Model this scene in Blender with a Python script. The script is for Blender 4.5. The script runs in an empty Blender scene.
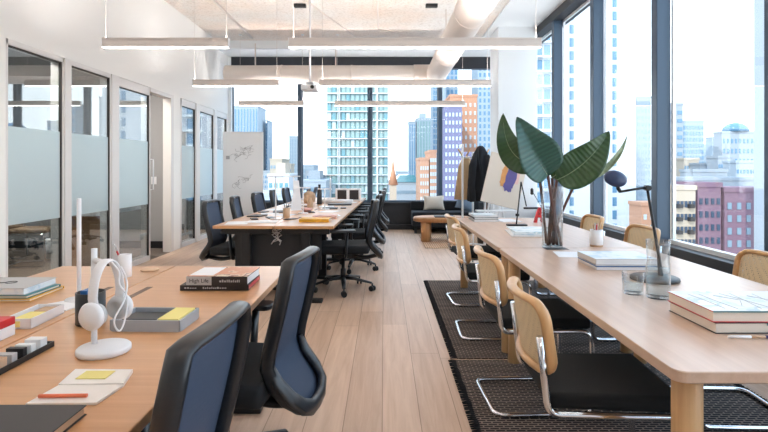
import bpy, bmesh, math, random
from mathutils import Vector, Matrix, noise
PI = math.pi
SC = bpy.context.scene
COL = SC.collection
rnd = random.Random(7)
F = 512.0; CZ = 1.28

def at(px, py, z):
    """point of the place at height z seen at pixel (px, py) - used once to measure the photograph"""
    y = F * (CZ - z) / (py - 168.0)
    return Vector(((px - 384.0) / F * y, y, z))

# ------------------------------------------------------------------ materials
def lin(c):
    if isinstance(c, str):
        c = [int(c[i:i + 2], 16) for i in (0, 2, 4)]
    o = []
    for v in c:
        v = v / 255.0
        o.append(v / 12.92 if v <= .04045 else ((v + .055) / 1.055) ** 2.4)
    return (o[0], o[1], o[2], 1.0)

class NT:
    def __init__(s, name):
        s.m = bpy.data.materials.new(name); s.m.use_nodes = True
        s.t = s.m.node_tree; s.t.nodes.clear()
        s.out = s.n('ShaderNodeOutputMaterial')
    def n(s, typ, **kw):
        nd = s.t.nodes.new(typ)
        for k, v in kw.items():
            if k.startswith('i_'):
                key = k[2:].replace('_', ' ')
                nd.inputs[key].default_value = v
            else:
                setattr(nd, k, v)
        return nd
    def l(s, a, b): s.t.links.new(a, b)

def pbr(name, c, rough=.5, metal=0., spec=.5, bump=0., bscale=60., var=0., vscale=8., trans=0., emis=None, estr=0., sheen=0., coat=0.):
    T = NT(name)
    b = T.n('ShaderNodeBsdfPrincipled')
    b.inputs['Base Color'].default_value = lin(c)
    b.inputs['Roughness'].default_value = rough
    b.inputs['Metallic'].default_value = metal
    b.inputs['Specular IOR Level'].default_value = spec
    b.inputs['Transmission Weight'].default_value = trans
    b.inputs['Coat Weight'].default_value = coat; b.inputs['Coat Roughness'].default_value = .28
    if sheen: b.inputs['Sheen Weight'].default_value = sheen
    if emis is not None:
        b.inputs['Emission Color'].default_value = lin(emis); b.inputs['Emission Strength'].default_value = estr
    T.l(b.outputs[0], T.out.inputs[0])
    if var or bump:
        tc = T.n('ShaderNodeTexCoord')
    if var:
        nz = T.n('ShaderNodeTexNoise', i_Scale=vscale, i_Detail=4.)
        T.l(tc.outputs['Object'], nz.inputs['Vector'])
        mx = T.n('ShaderNodeMix', data_type='RGBA')
        base = lin(c)
        mx.inputs[6].default_value = tuple([v * (1 - var) for v in base[:3]] + [1])
        mx.inputs[7].default_value = tuple([min(1, v * (1 + var)) for v in base[:3]] + [1])
        T.l(nz.outputs[0], mx.inputs[0]); T.l(mx.outputs[2], b.inputs['Base Color'])
    if bump:
        nb = T.n('ShaderNodeTexNoise', i_Scale=bscale, i_Detail=3.)
        T.l(tc.outputs['Object'], nb.inputs['Vector'])
        bp = T.n('ShaderNodeBump', i_Strength=bump, i_Distance=.01)
        T.l(nb.outputs[0], bp.inputs['Height']); T.l(bp.outputs[0], b.inputs['Normal'])
    return T.m

def wood(name, c1, c2, axis='Y', rough=.4, scale=1., coat=0.):
    T = NT(name)
    tc = T.n('ShaderNodeTexCoord'); mp = T.n('ShaderNodeMapping')
    s = {'X': (1.2, 22, 22), 'Y': (22, 1.2, 22), 'Z': (22, 22, 1.2)}[axis]
    mp.inputs['Scale'].default_value = [v * scale for v in s]
    T.l(tc.outputs['Object'], mp.inputs[0])
    nz = T.n('ShaderNodeTexNoise', i_Scale=1.4, i_Detail=6., i_Roughness=.6, i_Distortion=.4)
    T.l(mp.outputs[0], nz.inputs['Vector'])
    cr = T.n('ShaderNodeValToRGB')
    cr.color_ramp.elements[0].position = .3; cr.color_ramp.elements[0].color = lin(c1)
    cr.color_ramp.elements[1].position = .7; cr.color_ramp.elements[1].color = lin(c2)
    T.l(nz.outputs[0], cr.inputs[0])
    b = T.n('ShaderNodeBsdfPrincipled', i_Roughness=rough)
    b.inputs['Coat Weight'].default_value = coat; b.inputs['Coat Roughness'].default_value = .28
    T.l(cr.outputs[0], b.inputs['Base Color']); T.l(b.outputs[0], T.out.inputs[0])
    bp = T.n('ShaderNodeBump', i_Strength=.08, i_Distance=.004)
    T.l(nz.outputs[0], bp.inputs['Height']); T.l(bp.outputs[0], b.inputs['Normal'])
    return T.m

def floor_mat():
    T = NT('pale_oak_planks')
    tc = T.n('ShaderNodeTexCoord')
    sp = T.n('ShaderNodeSeparateXYZ'); cb = T.n('ShaderNodeCombineXYZ')
    T.l(tc.outputs['Object'], sp.inputs[0])
    ad = T.n('ShaderNodeMath', operation='ADD'); ad.inputs[1].default_value = 3.889
    T.l(sp.outputs[0], ad.inputs[0])
    dv = T.n('ShaderNodeMath', operation='DIVIDE'); dv.inputs[1].default_value = .194; T.l(ad.outputs[0], dv.inputs[0])
    fl = T.n('ShaderNodeMath', operation='FLOOR'); T.l(dv.outputs[0], fl.inputs[0])
    wn = T.n('ShaderNodeTexWhiteNoise', noise_dimensions='1D'); T.l(fl.outputs[0], wn.inputs['W'])
    ml = T.n('ShaderNodeMath', operation='MULTIPLY_ADD'); ml.inputs[1].default_value = 2.1; T.l(wn.outputs[0], ml.inputs[0]); T.l(sp.outputs[1], ml.inputs[2])
    T.l(ml.outputs[0], cb.inputs[0]); T.l(ad.outputs[0], cb.inputs[1])
    br = T.n('ShaderNodeTexBrick', offset=0., offset_frequency=1, squash=1.)
    br.inputs['Scale'].default_value = 1.; br.inputs['Mortar Size'].default_value = .0022
    br.inputs['Mortar Smooth'].default_value = .2
    br.inputs['Brick Width'].default_value = 2.1; br.inputs['Row Height'].default_value = .194
    br.inputs['Color1'].default_value = lin('D8BCA4'); br.inputs['Color2'].default_value = lin('CAAD95')
    br.inputs['Mortar'].default_value = lin('94785F')
    T.l(cb.outputs[0], br.inputs['Vector'])
    mp = T.n('ShaderNodeMapping'); mp.inputs['Scale'].default_value = (20, 1.3, 1)
    T.l(tc.outputs['Object'], mp.inputs[0])
    nz = T.n('ShaderNodeTexNoise', i_Scale=1.3, i_Detail=7., i_Roughness=.6, i_Distortion=.6)
    T.l(mp.outputs[0], nz.inputs['Vector'])
    n2 = T.n('ShaderNodeTexNoise', i_Scale=2.2, i_Detail=2.); T.l(tc.outputs['Object'], n2.inputs['Vector'])
    cr = T.n('ShaderNodeValToRGB'); e = cr.color_ramp.elements
    e[0].position = .3; e[0].color = lin('DCCFC4'); e[1].position = .66; e[1].color = (1, 1, 1, 1)
    T.l(nz.outputs[0], cr.inputs[0])
    mx = T.n('ShaderNodeMix', data_type='RGBA', blend_type='MULTIPLY'); mx.inputs[0].default_value = .7
    T.l(br.outputs['Color'], mx.inputs[6]); T.l(cr.outputs[0], mx.inputs[7])
    b = T.n('ShaderNodeBsdfPrincipled')
    b.inputs['Roughness'].default_value = .42
    T.l(mx.outputs[2], b.inputs['Base Color'])
    bp = T.n('ShaderNodeBump', i_Strength=.25, i_Distance=.002)
    T.l(nz.outputs[0], bp.inputs['Height']); T.l(bp.outputs[0], b.inputs['Normal'])
    T.l(b.outputs[0], T.out.inputs[0])
    return T.m

def ceiling_mat():
    T = NT('rough_sprayed_ceiling')
    tc = T.n('ShaderNodeTexCoord')
    n1 = T.n('ShaderNodeTexNoise', i_Scale=.8, i_Detail=4., i_Roughness=.6)
    n2 = T.n('ShaderNodeTexNoise', i_Scale=26., i_Detail=5., i_Roughness=.7)
    n3 = T.n('ShaderNodeTexNoise', i_Scale=9., i_Detail=3.)
    for n in (n1, n2, n3): T.l(tc.outputs['Object'], n.inputs['Vector'])
    cr = T.n('ShaderNodeValToRGB'); e = cr.color_ramp.elements
    e[0].position = .38; e[0].color = lin('F1EEEA'); e[1].position = .72; e[1].color = lin('F2E0D2')
    T.l(n1.outputs[0], cr.inputs[0])
    c2 = T.n('ShaderNodeValToRGB'); e = c2.color_ramp.elements
    e[0].position = .3; e[0].color = lin('D2CBC4'); e[1].position = .5; e[1].color = (1, 1, 1, 1)
    T.l(n2.outputs[0], c2.inputs[0])
    mx = T.n('ShaderNodeMix', data_type='RGBA', blend_type='MULTIPLY'); mx.inputs[0].default_value = .7
    T.l(cr.outputs[0], mx.inputs[6]); T.l(c2.outputs[0], mx.inputs[7])
    b = T.n('ShaderNodeBsdfPrincipled', i_Roughness=.9); T.l(mx.outputs[2], b.inputs['Base Color'])
    bp = T.n('ShaderNodeBump', i_Strength=.7, i_Distance=.02)
    T.l(n2.outputs[0], bp.inputs['Height']); T.l(bp.outputs[0], b.inputs['Normal'])
    T.l(b.outputs[0], T.out.inputs[0]); return T.m

def rug_mat():
    T = NT('woven_black_rug')
    tc = T.n('ShaderNodeTexCoord')
    br = T.n('ShaderNodeTexBrick', offset=.5)
    br.inputs['Scale'].default_value = 1.; br.inputs['Brick Width'].default_value = .05; br.inputs['Row Height'].default_value = .02
    br.inputs['Mortar Size'].default_value = .0045; br.inputs['Mortar Smooth'].default_value = .4
    br.inputs['Color1'].default_value = lin('24262B'); br.inputs['Color2'].default_value = lin('2F3035'); br.inputs['Mortar'].default_value = lin('94857A')
    T.l(tc.outputs['Object'], br.inputs['Vector'])
    mp = T.n('ShaderNodeMapping'); mp.inputs['Scale'].default_value = (1, 9, 1)
    T.l(tc.outputs['Object'], mp.inputs[0])
    nz = T.n('ShaderNodeTexNoise', i_Scale=1.5, i_Detail=3.); T.l(mp.outputs[0], nz.inputs['Vector'])
    mx = T.n('ShaderNodeMix', data_type='RGBA', blend_type='MULTIPLY'); mx.inputs[0].default_value = .6
    cr = T.n('ShaderNodeValToRGB'); cr.color_ramp.elements[0].position = .35; cr.color_ramp.elements[1].position = .6
    cr.color_ramp.elements[0].color = (.45, .45, .45, 1)
    T.l(nz.outputs[0], cr.inputs[0]); T.l(br.outputs['Color'], mx.inputs[6]); T.l(cr.outputs[0], mx.inputs[7])
    b = T.n('ShaderNodeBsdfPrincipled', i_Roughness=.95); T.l(mx.outputs[2], b.inputs['Base Color'])
    b.inputs['Specular IOR Level'].default_value = .15
    bp = T.n('ShaderNodeBump', i_Strength=.8, i_Distance=.006)
    T.l(br.outputs['Fac'], bp.inputs['Height']); T.l(bp.outputs[0], b.inputs['Normal'])
    T.l(b.outputs[0], T.out.inputs[0]); return T.m

def jute_mat():
    T = NT('woven_jute')
    tc = T.n('ShaderNodeTexCoord')
    wv = T.n('ShaderNodeTexWave', i_Scale=9., i_Distortion=1.5); wv.bands_direction = 'X'
    T.l(tc.outputs['Object'], wv.inputs['Vector'])
    cr = T.n('ShaderNodeValToRGB'); cr.color_ramp.elements[0].color = lin('9C7A5E'); cr.color_ramp.elements[1].color = lin('CDAE8E')
    T.l(wv.outputs[0], cr.inputs[0])
    b = T.n('ShaderNodeBsdfPrincipled', i_Roughness=.95); T.l(cr.outputs[0], b.inputs['Base Color'])
    T.l(b.outputs[0], T.out.inputs[0]); return T.m

def two_sided_fresnel(T):
    g = T.n('ShaderNodeNewGeometry'); m = T.n('ShaderNodeMath', operation='MULTIPLY_ADD'); m.inputs[1].default_value = 1 / 1.5 - 1.5; m.inputs[2].default_value = 1.5
    T.l(g.outputs['Backfacing'], m.inputs[0]); fr = T.n('ShaderNodeFresnel'); T.l(m.outputs[0], fr.inputs[0]); return fr

def glass_pane(name, tint=(.93, .96, .96), refl=.7, add=0.0):
    T = NT(name)
    tr = T.n('ShaderNodeBsdfTransparent'); tr.inputs[0].default_value = (*tint, 1)
    gl = T.n('ShaderNodeBsdfGlossy'); gl.inputs['Roughness'].default_value = .01
    fr = two_sided_fresnel(T)
    mu = T.n('ShaderNodeMath', operation='MULTIPLY_ADD'); mu.inputs[1].default_value = refl; mu.inputs[2].default_value = add
    T.l(fr.outputs[0], mu.inputs[0])
    mx = T.n('ShaderNodeMixShader'); T.l(mu.outputs[0], mx.inputs[0]); T.l(tr.outputs[0], mx.inputs[1]); T.l(gl.outputs[0], mx.inputs[2])
    T.l(mx.outputs[0], T.out.inputs[0]); return T.m

def film_mat():
    T = NT('frosted_privacy_film')
    tr = T.n('ShaderNodeBsdfTransparent'); tr.inputs[0].default_value = (.78, .88, .9, 1)
    df = T.n('ShaderNodeBsdfDiffuse'); df.inputs[0].default_value = lin('E6F2F4')
    tl = T.n('ShaderNodeBsdfTranslucent'); tl.inputs[0].default_value = lin('DCEBEE')
    gl = T.n('ShaderNodeBsdfGlossy'); gl.inputs['Roughness'].default_value = .3; gl.inputs[0].default_value = (.85, .95, 1, 1)
    m0 = T.n('ShaderNodeMixShader'); m0.inputs[0].default_value = .35; T.l(df.outputs[0], m0.inputs[1]); T.l(tl.outputs[0], m0.inputs[2])
    m1 = T.n('ShaderNodeMixShader'); m1.inputs[0].default_value = .84; T.l(tr.outputs[0], m1.inputs[1]); T.l(m0.outputs[0], m1.inputs[2])
    fr = two_sided_fresnel(T)
    m2 = T.n('ShaderNodeMixShader'); T.l(fr.outputs[0], m2.inputs[0]); T.l(m1.outputs[0], m2.inputs[1]); T.l(gl.outputs[0], m2.inputs[2])
    T.l(m2.outputs[0], T.out.inputs[0]); return T.m

def clear_glass(name, tint=(1, 1, 1)):
    T = NT(name)
    b = T.n('ShaderNodeBsdfPrincipled', i_Roughness=.0); b.inputs['Base Color'].default_value = (*tint, 1)
    b.inputs['Transmission Weight'].default_value = 1.; b.inputs['IOR'].default_value = 1.25
    tr = T.n('ShaderNodeBsdfTransparent'); tr.inputs[0].default_value = (*[min(1, t * .98) for t in tint], 1)
    mx = T.n('ShaderNodeMixShader'); mx.inputs[0].default_value = .45
    T.l(tr.outputs[0], mx.inputs[1]); T.l(b.outputs[0], mx.inputs[2])
    T.l(mx.outputs[0], T.out.inputs[0]); return T.m

def emit(name, c, s):
    T = NT(name); e = T.n('ShaderNodeEmission'); e.inputs[0].default_value = lin(c); e.inputs[1].default_value = s
    T.l(e.outputs[0], T.out.inputs[0]); return T.m

def cane_mat():
    T = NT('woven_cane')
    tc = T.n('ShaderNodeTexCoord')
    mp = T.n('ShaderNodeMapping'); T.l(tc.outputs['Object'], mp.inputs[0]); mp.inputs['Scale'].default_value = (105, 105, 105)
    ck = T.n('ShaderNodeTexVoronoi'); ck.inputs['Scale'].default_value = 1.; ck.inputs['Randomness'].default_value = .0
    T.l(mp.outputs[0], ck.inputs['Vector'])
    cr = T.n('ShaderNodeValToRGB'); e = cr.color_ramp.elements
    e[0].position = .28; e[0].color = (1, 1, 1, 1); e[1].position = .34; e[1].color = (0, 0, 0, 1)
    T.l(ck.outputs['Distance'], cr.inputs[0])
    b = T.n('ShaderNodeBsdfPrincipled', i_Roughness=.6); b.inputs['Base Color'].default_value = lin('EBD6B0')
    tr = T.n('ShaderNodeBsdfTransparent')
    mx = T.n('ShaderNodeMixShader'); T.l(cr.outputs[0], mx.inputs[0]); T.l(b.outputs[0], mx.inputs[1]); T.l(tr.outputs[0], mx.inputs[2])
    T.l(mx.outputs[0], T.out.inputs[0]); return T.m

def mesh_mat():
    T = NT('slate_blue_mesh')
    df = T.n('ShaderNodeBsdfPrincipled', i_Roughness=.7); df.inputs['Base Color'].default_value = lin('3A4960')
    tc = T.n('ShaderNodeTexCoord')
    mp = T.n('ShaderNodeMapping'); T.l(tc.outputs['Object'], mp.inputs[0]); mp.inputs['Scale'].default_value = (260, 260, 260)
    vo = T.n('ShaderNodeTexVoronoi'); vo.inputs['Scale'].default_value = 1.; vo.inputs['Randomness'].default_value = 0
    T.l(mp.outputs[0], vo.inputs['Vector'])
    bp = T.n('ShaderNodeBump', i_Strength=.3, i_Distance=.002); T.l(vo.outputs['Distance'], bp.inputs['Height']); T.l(bp.outputs[0], df.inputs['Normal'])
    tr = T.n('ShaderNodeBsdfTransparent')
    mx = T.n('ShaderNodeMixShader'); mx.inputs[0].default_value = .10; T.l(df.outputs[0], mx.inputs[1]); T.l(tr.outputs[0], mx.inputs[2])
    T.l(mx.outputs[0], T.out.inputs[0]); return T.m

def leaf_mat(name, c1, c2, under):
    T = NT(name)
    tc = T.n('ShaderNodeTexCoord')
    uv = T.n('ShaderNodeUVMap')
    wv = T.n('ShaderNodeTexWave', i_Scale=5., i_Distortion=.4); wv.bands_direction = 'X'
    T.l(uv.outputs[0], wv.inputs['Vector'])
    cr = T.n('ShaderNodeValToRGB'); cr.color_ramp.elements[0].color = lin(c1); cr.color_ramp.elements[1].color = lin(c2)
    T.l(wv.outputs[0], cr.inputs[0])
    b = T.n('ShaderNodeBsdfPrincipled', i_Roughness=.33)
    T.l(cr.outputs[0], b.inputs['Base Color'])
    bp = T.n('ShaderNodeBump', i_Strength=.35, i_Distance=.004); T.l(wv.outputs[0], bp.inputs['Height']); T.l(bp.outputs[0], b.inputs['Normal'])
    T.l(b.outputs[0], T.out.inputs[0]); return T.m

def cover_mat(name, base, accents, scale=3.):
    """printed cover: big soft patches of colour"""
    T = NT(name)
    tc = T.n('ShaderNodeTexCoord'); vo = T.n('ShaderNodeTexNoise', i_Scale=scale * 3, i_Detail=2.)
    T.l(tc.outputs['Object'], vo.inputs['Vector'])
    cr = T.n('ShaderNodeValToRGB'); cr.color_ramp.interpolation = 'CONSTANT'
    cols = [base] + accents
    e = cr.color_ramp.elements
    e[0].position = 0; e[0].color = lin(cols[0]); e[1].position = .52; e[1].color = lin(cols[1])
    for i, c in enumerate(cols[2:]):
        x = e.new(.58 + .06 * i); x.color = lin(c)
    T.l(vo.outputs[0], cr.inputs[0])
    b = T.n('ShaderNodeBsdfPrincipled', i_Roughness=.4); T.l(cr.outputs[0], b.inputs['Base Color'])
    T.l(b.outputs[0], T.out.inputs[0]); return T.m

M = {}
M['wall'] = pbr('white_wall_paint', 'F5F4F1', .75, bump=.04, bscale=120)
M['paint2'] = pbr('pale_grey_paint', 'EDF0F2', .7)
M['greywall'] = pbr('mid_grey_wall_paint', 'A7A7A8', .8)
M['floor'] = floor_mat(); M['ceiling'] = ceiling_mat()
M['carpet'] = pbr('taupe_carpet', '7B6F66', .95, var=.2, vscale=60, bump=.4, bscale=300)
M['black'] = pbr('black_paint', '1B1D21', .5)
M['sillwall'] = pbr('charcoal_sill_panel', '23262C', .45)
M['mull'] = pbr('dark_haze_blue_mullion', '3C5064', .4, metal=.1)  # the lighter blue in this colour is painted window haze
M['slotbrown'] = pbr('brown_slot_trim', '6B5647', .6); M['alu'] = pbr('satin_white_aluminium', 'E2E0DE', .45)
M['gasket'] = pbr('dark_gasket', '3A3634', .6)
M['fillpanelglow'] = emit('added_fill_panel_glow', 'FFF6EC', 26.0)
M['glass'] = glass_pane('window_glass', (.97, .985, .985), .6)
M['pglass'] = glass_pane('partition_glass', (.88, .93, .94), 1.8, .08)
M['film'] = film_mat()
M['duct'] = pbr('white_duct_paint', 'E6DDD6', .45, bump=.03, bscale=20)
M['lampbody'] = pbr('white_lamp_housing', 'D8CFC9', .5)
M['lampglow'] = emit('lamp_diffuser_glow', 'FFFAF5', 6.0); M['fillglow'] = emit('added_fill_glow', 'FFF9F5', 42.0)
M['white'] = pbr('white_plastic', 'F0F0F2', .35)
M['whitemetal'] = pbr('white_metal', 'E9ECEF', .35)
M['deskwood'] = wood('honey_oak_desk', 'C28E60', 'D3A172', 'X', .34, coat=.25)
M['tablewood'] = wood('pale_oak_table', 'C8A891', 'D8BAA4', 'Y', .32, coat=.25)
M['legwood'] = wood('oak_leg', 'C79A6B', 'DDB684', 'Z', .4)
M['benchwood'] = wood('oak_low_table', 'A87548', 'C08D5C', 'Z', .45)
M['beechframe'] = wood('bent_beech', 'CB9C69', 'DDB07C', 'Z', .3, coat=.2)
M['darkmetal'] = pbr('black_metal', '15171A', .4)
M['chairplastic'] = pbr('black_chair_plastic', '1A1E23', .3, spec=.6)
M['chairfabric'] = pbr('black_chair_fabric', '14161A', .85, bump=.1, bscale=400)
M['mesh'] = mesh_mat()
M['padgrey'] = pbr('black_soft_pad', '23282E', .35, spec=.7)
M['chrome'] = pbr('chrome', 'E2E4E8', .08, metal=1.)
M['seatfabric'] = pbr('black_seat_upholstery', '0D0F12', .9, bump=.1, bscale=300)
M['cane'] = cane_mat()
M['rug'] = rug_mat(); M['fringe'] = pbr('black_yarn', '1C1C20', .95); M['jute'] = jute_mat()
M['leaf'] = leaf_mat('green_leaf', '24421F', '2A4A22', None)
M['leafb'] = leaf_mat('teal_leaf', '22463A', '2B5347', None)
M['leafp'] = leaf_mat('pale_leaf', '7C8C6C', '8A9878', None)
M['stem'] = pbr('brown_stem', '5B3A31', .6, var=.3, vscale=30)
M['cglass'] = glass_pane('clear_glass', (.95, .965, .97), 1.3, .01); M['water'] = glass_pane('water', (.90, .94, .95), .9)
M['paper'] = pbr('white_paper', 'EFF0F2', .7); M['pages'] = pbr('cream_page_block', 'EADFD1', .8, bump=.3, bscale=400)
M['notepaper'] = pbr('warm_white_paper', 'F5EFE8', .7); M['greypages'] = pbr('grey_page_block', 'CDCBC9', .8)
M['yellow'] = pbr('yellow_paper', 'EEE08C', .7); M['amber'] = pbr('amber_cover', 'D9A52F', .5)
M['red'] = pbr('red_paint', 'C42B2F', .4); M['orange'] = pbr('orange_marker', 'EE7B52', .4)
M['navy'] = pbr('navy_lamp_shade', '26375A', .35); M['blue'] = pbr('blue_cover', '2F6AA8', .5)
M['teal'] = pbr('teal_cover', '3C7F84', .5); M['grey'] = pbr('mid_grey_plastic', 'A3A8AE', .45)
M['greycover'] = pbr('pale_grey_cover', 'B9BABB', .55); M['darkcover'] = pbr('charcoal_cover', '2F2B2C', .5)
M['tan'] = pbr('tan_clay', 'C9A98B', .7); M['pink'] = pbr('pink_ceramic', 'DDB2AC', .5)
M['boardwhite'] = pbr('whiteboard_enamel', 'EEF2F5', .25); M['ink'] = pbr('grey_marker_ink', '7F868C', .6)
M['jacket'] = pbr('navy_black_cloth', '14181F', .9, bump=.15, bscale=200); M['tancloth'] = pbr('tan_canvas', 'C7AC86', .9, bump=.15, bscale=200)
M['canvas'] = pbr('cream_canvas', 'DDD3C6', .85, bump=.2, bscale=500)
M['purple'] = pbr('violet_paint', '5A5490', .6, var=.25, vscale=20); M['ochre'] = pbr('ochre_paint', 'D79A5C', .6, var=.2, vscale=20); M['rose'] = pbr('rose_paint', 'E3BFB6', .6)
M['sofa'] = pbr('black_sofa_fabric', '17191E', .9); M['pillow'] = pbr('cream_pillow', 'CFC8BC', .9, bump=.2, bscale=200); M['bpillow'] = pbr('grey_blue_pillow', '6D7F90', .9)
M['covA'] = cover_mat('orange_photo_cover', 'CE8A62', ['D9B38C', '8C5A45', 'E2CDB0'], 4)
M['covB'] = cover_mat('pale_map_cover', 'EDF2F3', ['DCE8EC', 'C4D8DF', 'F4F4F1'], 3)
M['covC'] = cover_mat('white_blue_cover', 'E6EEF3', ['DCE7EF', 'C9DCE8'], 4)
M['plantleaf'] = pbr('plant_green', '3A6A35', .5)

# ------------------------------------------------------------------ geometry builder
class B:
    def __init__(s): s.bm = bmesh.new()
    def _add(s, verts, faces, mtx=None, smooth=False):
        vs = [s.bm.verts.new(mtx @ Vector(v) if mtx else Vector(v)) for v in verts]
        for f in faces:
            try:
                fc = s.bm.faces.new([vs[i] for i in f]); fc.smooth = smooth
            except ValueError: pass
        return vs
    def box(s, x0, x1, y0, y1, z0, z1, bev=0, mtx=None, seg=2):
        t = bmesh.new()
        bmesh.ops.create_cube(t, size=1)
        for v in t.verts:
            v.co = Vector((x0 + (v.co.x + .5) * (x1 - x0), y0 + (v.co.y + .5) * (y1 - y0), z0 + (v.co.z + .5) * (z1 - z0)))
        if bev:
            bmesh.ops.bevel(t, geom=t.edges[:], offset=bev, segments=seg, profile=.5, affect='EDGES')
        s.merge(t, mtx, smooth=False); return s
    def merge(s, t, mtx=None, smooth=None):
        t.verts.ensure_lookup_table()
        mp = {v: s.bm.verts.new(mtx @ v.co if mtx else v.co) for v in t.verts}
        for f in t.faces:
            try:
                nf = s.bm.faces.new([mp[v] for v in f.verts]); nf.smooth = f.smooth if smooth is None else smooth
            except ValueError: pass
        t.free()
    def rbox(s, x0, x1, y0, y1, z0, z1, r, mtx=None, n=5, bev=0):
        """plate with rounded vertical corners"""
        pts = []
        for cx, cy, a0 in ((x1 - r, y1 - r, 0), (x0 + r, y1 - r, 90), (x0 + r, y0 + r, 180), (x1 - r, y0 + r, 270)):
            for k in range(n + 1):
                a = math.radians(a0 + 90 * k / n); pts.append((cx + r * math.cos(a), cy + r * math.sin(a)))
        return s.prism(pts, z0, z1, mtx, bev)
    def prism(s, pts, z0, z1, mtx=None, bev=0):
        n = len(pts)
        if bev:
            c = Vector((sum(p[0] for p in pts) / n, sum(p[1] for p in pts) / n))
            ins = []
            for i in range(n):
                p = Vector(pts[i]); d = (c - p); d = d / max(d.length, 1e-6) * bev
                ins.append((p.x + d.x, p.y + d.y))
            rings = [[(x, y, z0) for x, y in ins], [(x, y, z0 + bev) for x, y in pts], [(x, y, z1 - bev) for x, y in pts], [(x, y, z1) for x, y in ins]]
        else:
            rings = [[(x, y, z0) for x, y in pts], [(x, y, z1) for x, y in pts]]
        v = [p for r in rings for p in r]; f = [list(range(n))[::-1], [len(v) - n + i for i in range(n)]]
        for k in range(len(rings) - 1):
            for i in range(n):
                j = (i + 1) % n
                f.append([k * n + i, k * n + j, (k + 1) * n + j, (k + 1) * n + i])
        s._add(v, f, mtx); return s
    def lathe(s, prof, c=(0, 0, 0), n=24, mtx=None, sx=1., sy=1.):
        v = []; f = []
        for r, z in prof:
            for i in range(n):
                a = 2 * PI * i / n
                v.append((c[0] + max(r, 1e-5) * math.cos(a) * sx, c[1] + max(r, 1e-5) * math.sin(a) * sy, c[2] + z))
        for k in range(len(prof) - 1):
            for i in range(n):
                j = (i + 1) % n
                f.append([k * n + i, k * n + j, (k + 1) * n + j, (k + 1) * n + i])
        f.append(list(range(n))[::-1]); f.append([(len(prof) - 1) * n + i for i in range(n)])
        s._add(v, f, mtx, smooth=True); return s
    def cyl(s, c, r, z0, z1, n=20, mtx=None):
        e = min(r * .15, (z1 - z0) * .2)
        return s.lathe([(r - e, z0), (r, z0 + e), (r, z1 - e), (r - e, z1)], (c[0], c[1], 0), n, mtx)
    def tube(s, pts, r, n=10, closed=False, sx=1., sy=1., up=None):
        pts = [Vector(p) for p in pts]; m = len(pts)
        rr = r if isinstance(r, (list, tuple)) else [r] * m
        T = []
        for i in range(m):
            a = pts[(i - 1) % m] if (closed or i > 0) else pts[i]
            b = pts[(i + 1) % m] if (closed or i < m - 1) else pts[i]
            d = (b - a); T.append(d.normalized() if d.length > 1e-9 else Vector((0, 0, 1)))
        u = Vector(up) if up else (Vector((0, 0, 1)) if abs(T[0].z) < .9 else Vector((1, 0, 0)))
        rings = []
        N = (u - T[0] * u.dot(T[0])).normalized()
        for i in range(m):
            if up: N = (Vector(up) - T[i] * Vector(up).dot(T[i]))
            else: N = N - T[i] * N.dot(T[i])
            N = N.normalized() if N.length > 1e-6 else Vector((1, 0, 0))
            Bn = T[i].cross(N)
            rings.append([s.bm.verts.new(pts[i] + (N * math.cos(2 * PI * k / n) * sx + Bn * math.sin(2 * PI * k / n) * sy) * rr[i]) for k in range(n)])
        for i in range(m if closed else m - 1):
            A = rings[i]; C = rings[(i + 1) % m]
            for k in range(n):
                j = (k + 1) % n
                f = s.bm.faces.new([A[k], A[j], C[j], C[k]]); f.smooth = True
        if not closed:
            s.bm.faces.new(rings[0][::-1]); s.bm.faces.new(rings[-1])
        return s
    def grid(s, fn, nu, nv, uvs=False, closed_u=False):
        V = [[s.bm.verts.new(Vector(fn(i / nu, j / nv))) for j in range(nv + 1)] for i in range(nu + (0 if closed_u else 1))]
        uvl = s.bm.loops.layers.uv.verify() if uvs else None
        for i in range(nu):
            for j in range(nv):
                i2 = (i + 1) % len(V) if closed_u else i + 1
                f = s.bm.faces.new([V[i][j], V[i2][j], V[i2][j + 1], V[i][j + 1]]); f.smooth = True
                if uvs:
                    for lp, (a, b) in zip(f.loops, ((i, j), (i + 1, j), (i + 1, j + 1), (i, j + 1))):
                        lp[uvl].uv = (a / nu, b / nv)
        return s
    def loft(s, rings, mtx=None):
        n = len(rings[0]); v = [p for r in rings for p in r]; f = [list(range(n))[::-1], [len(v) - n + i for i in range(n)]]
        for k in range(len(rings) - 1):
            for i in range(n):
                j = (i + 1) % n; f.append([k * n + i, k * n + j, (k + 1) * n + j, (k + 1) * n + i])
        s._add(v, f, mtx, smooth=True); return s
    def obj(s, name, mat, parent=None, loc=(0, 0, 0), rot=(0, 0, 0), kind=None):
        bmesh.ops.recalc_face_normals(s.bm, faces=s.bm.faces[:])
        me = bpy.data.meshes.new(name); s.bm.to_mesh(me); s.bm.free()
        me.materials.append(mat)
        o = bpy.data.objects.new(name, me); COL.objects.link(o)
        o.location = loc; o.rotation_euler = rot
        if parent: o.parent = parent
        if kind: o['kind'] = kind
        return o

def arc(pts, r, n=5):
    """round the inner corners of a polyline"""
    P = [Vector(p) for p in pts]; out = [P[0]]
    for i in range(1, len(P) - 1):
        a, b, c = P[i - 1], P[i], P[i + 1]
        d1 = (a - b); d2 = (c - b); rr = min(r, d1.length * .49, d2.length * .49)
        p1 = b + d1.normalized() * rr; p2 = b + d2.normalized() * rr
        for k in range(n + 1):
            t = k / n; out.append(p1 * (1 - t) ** 2 + b * 2 * t * (1 - t) + p2 * t * t)
    out.append(P[-1]); return out

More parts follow.
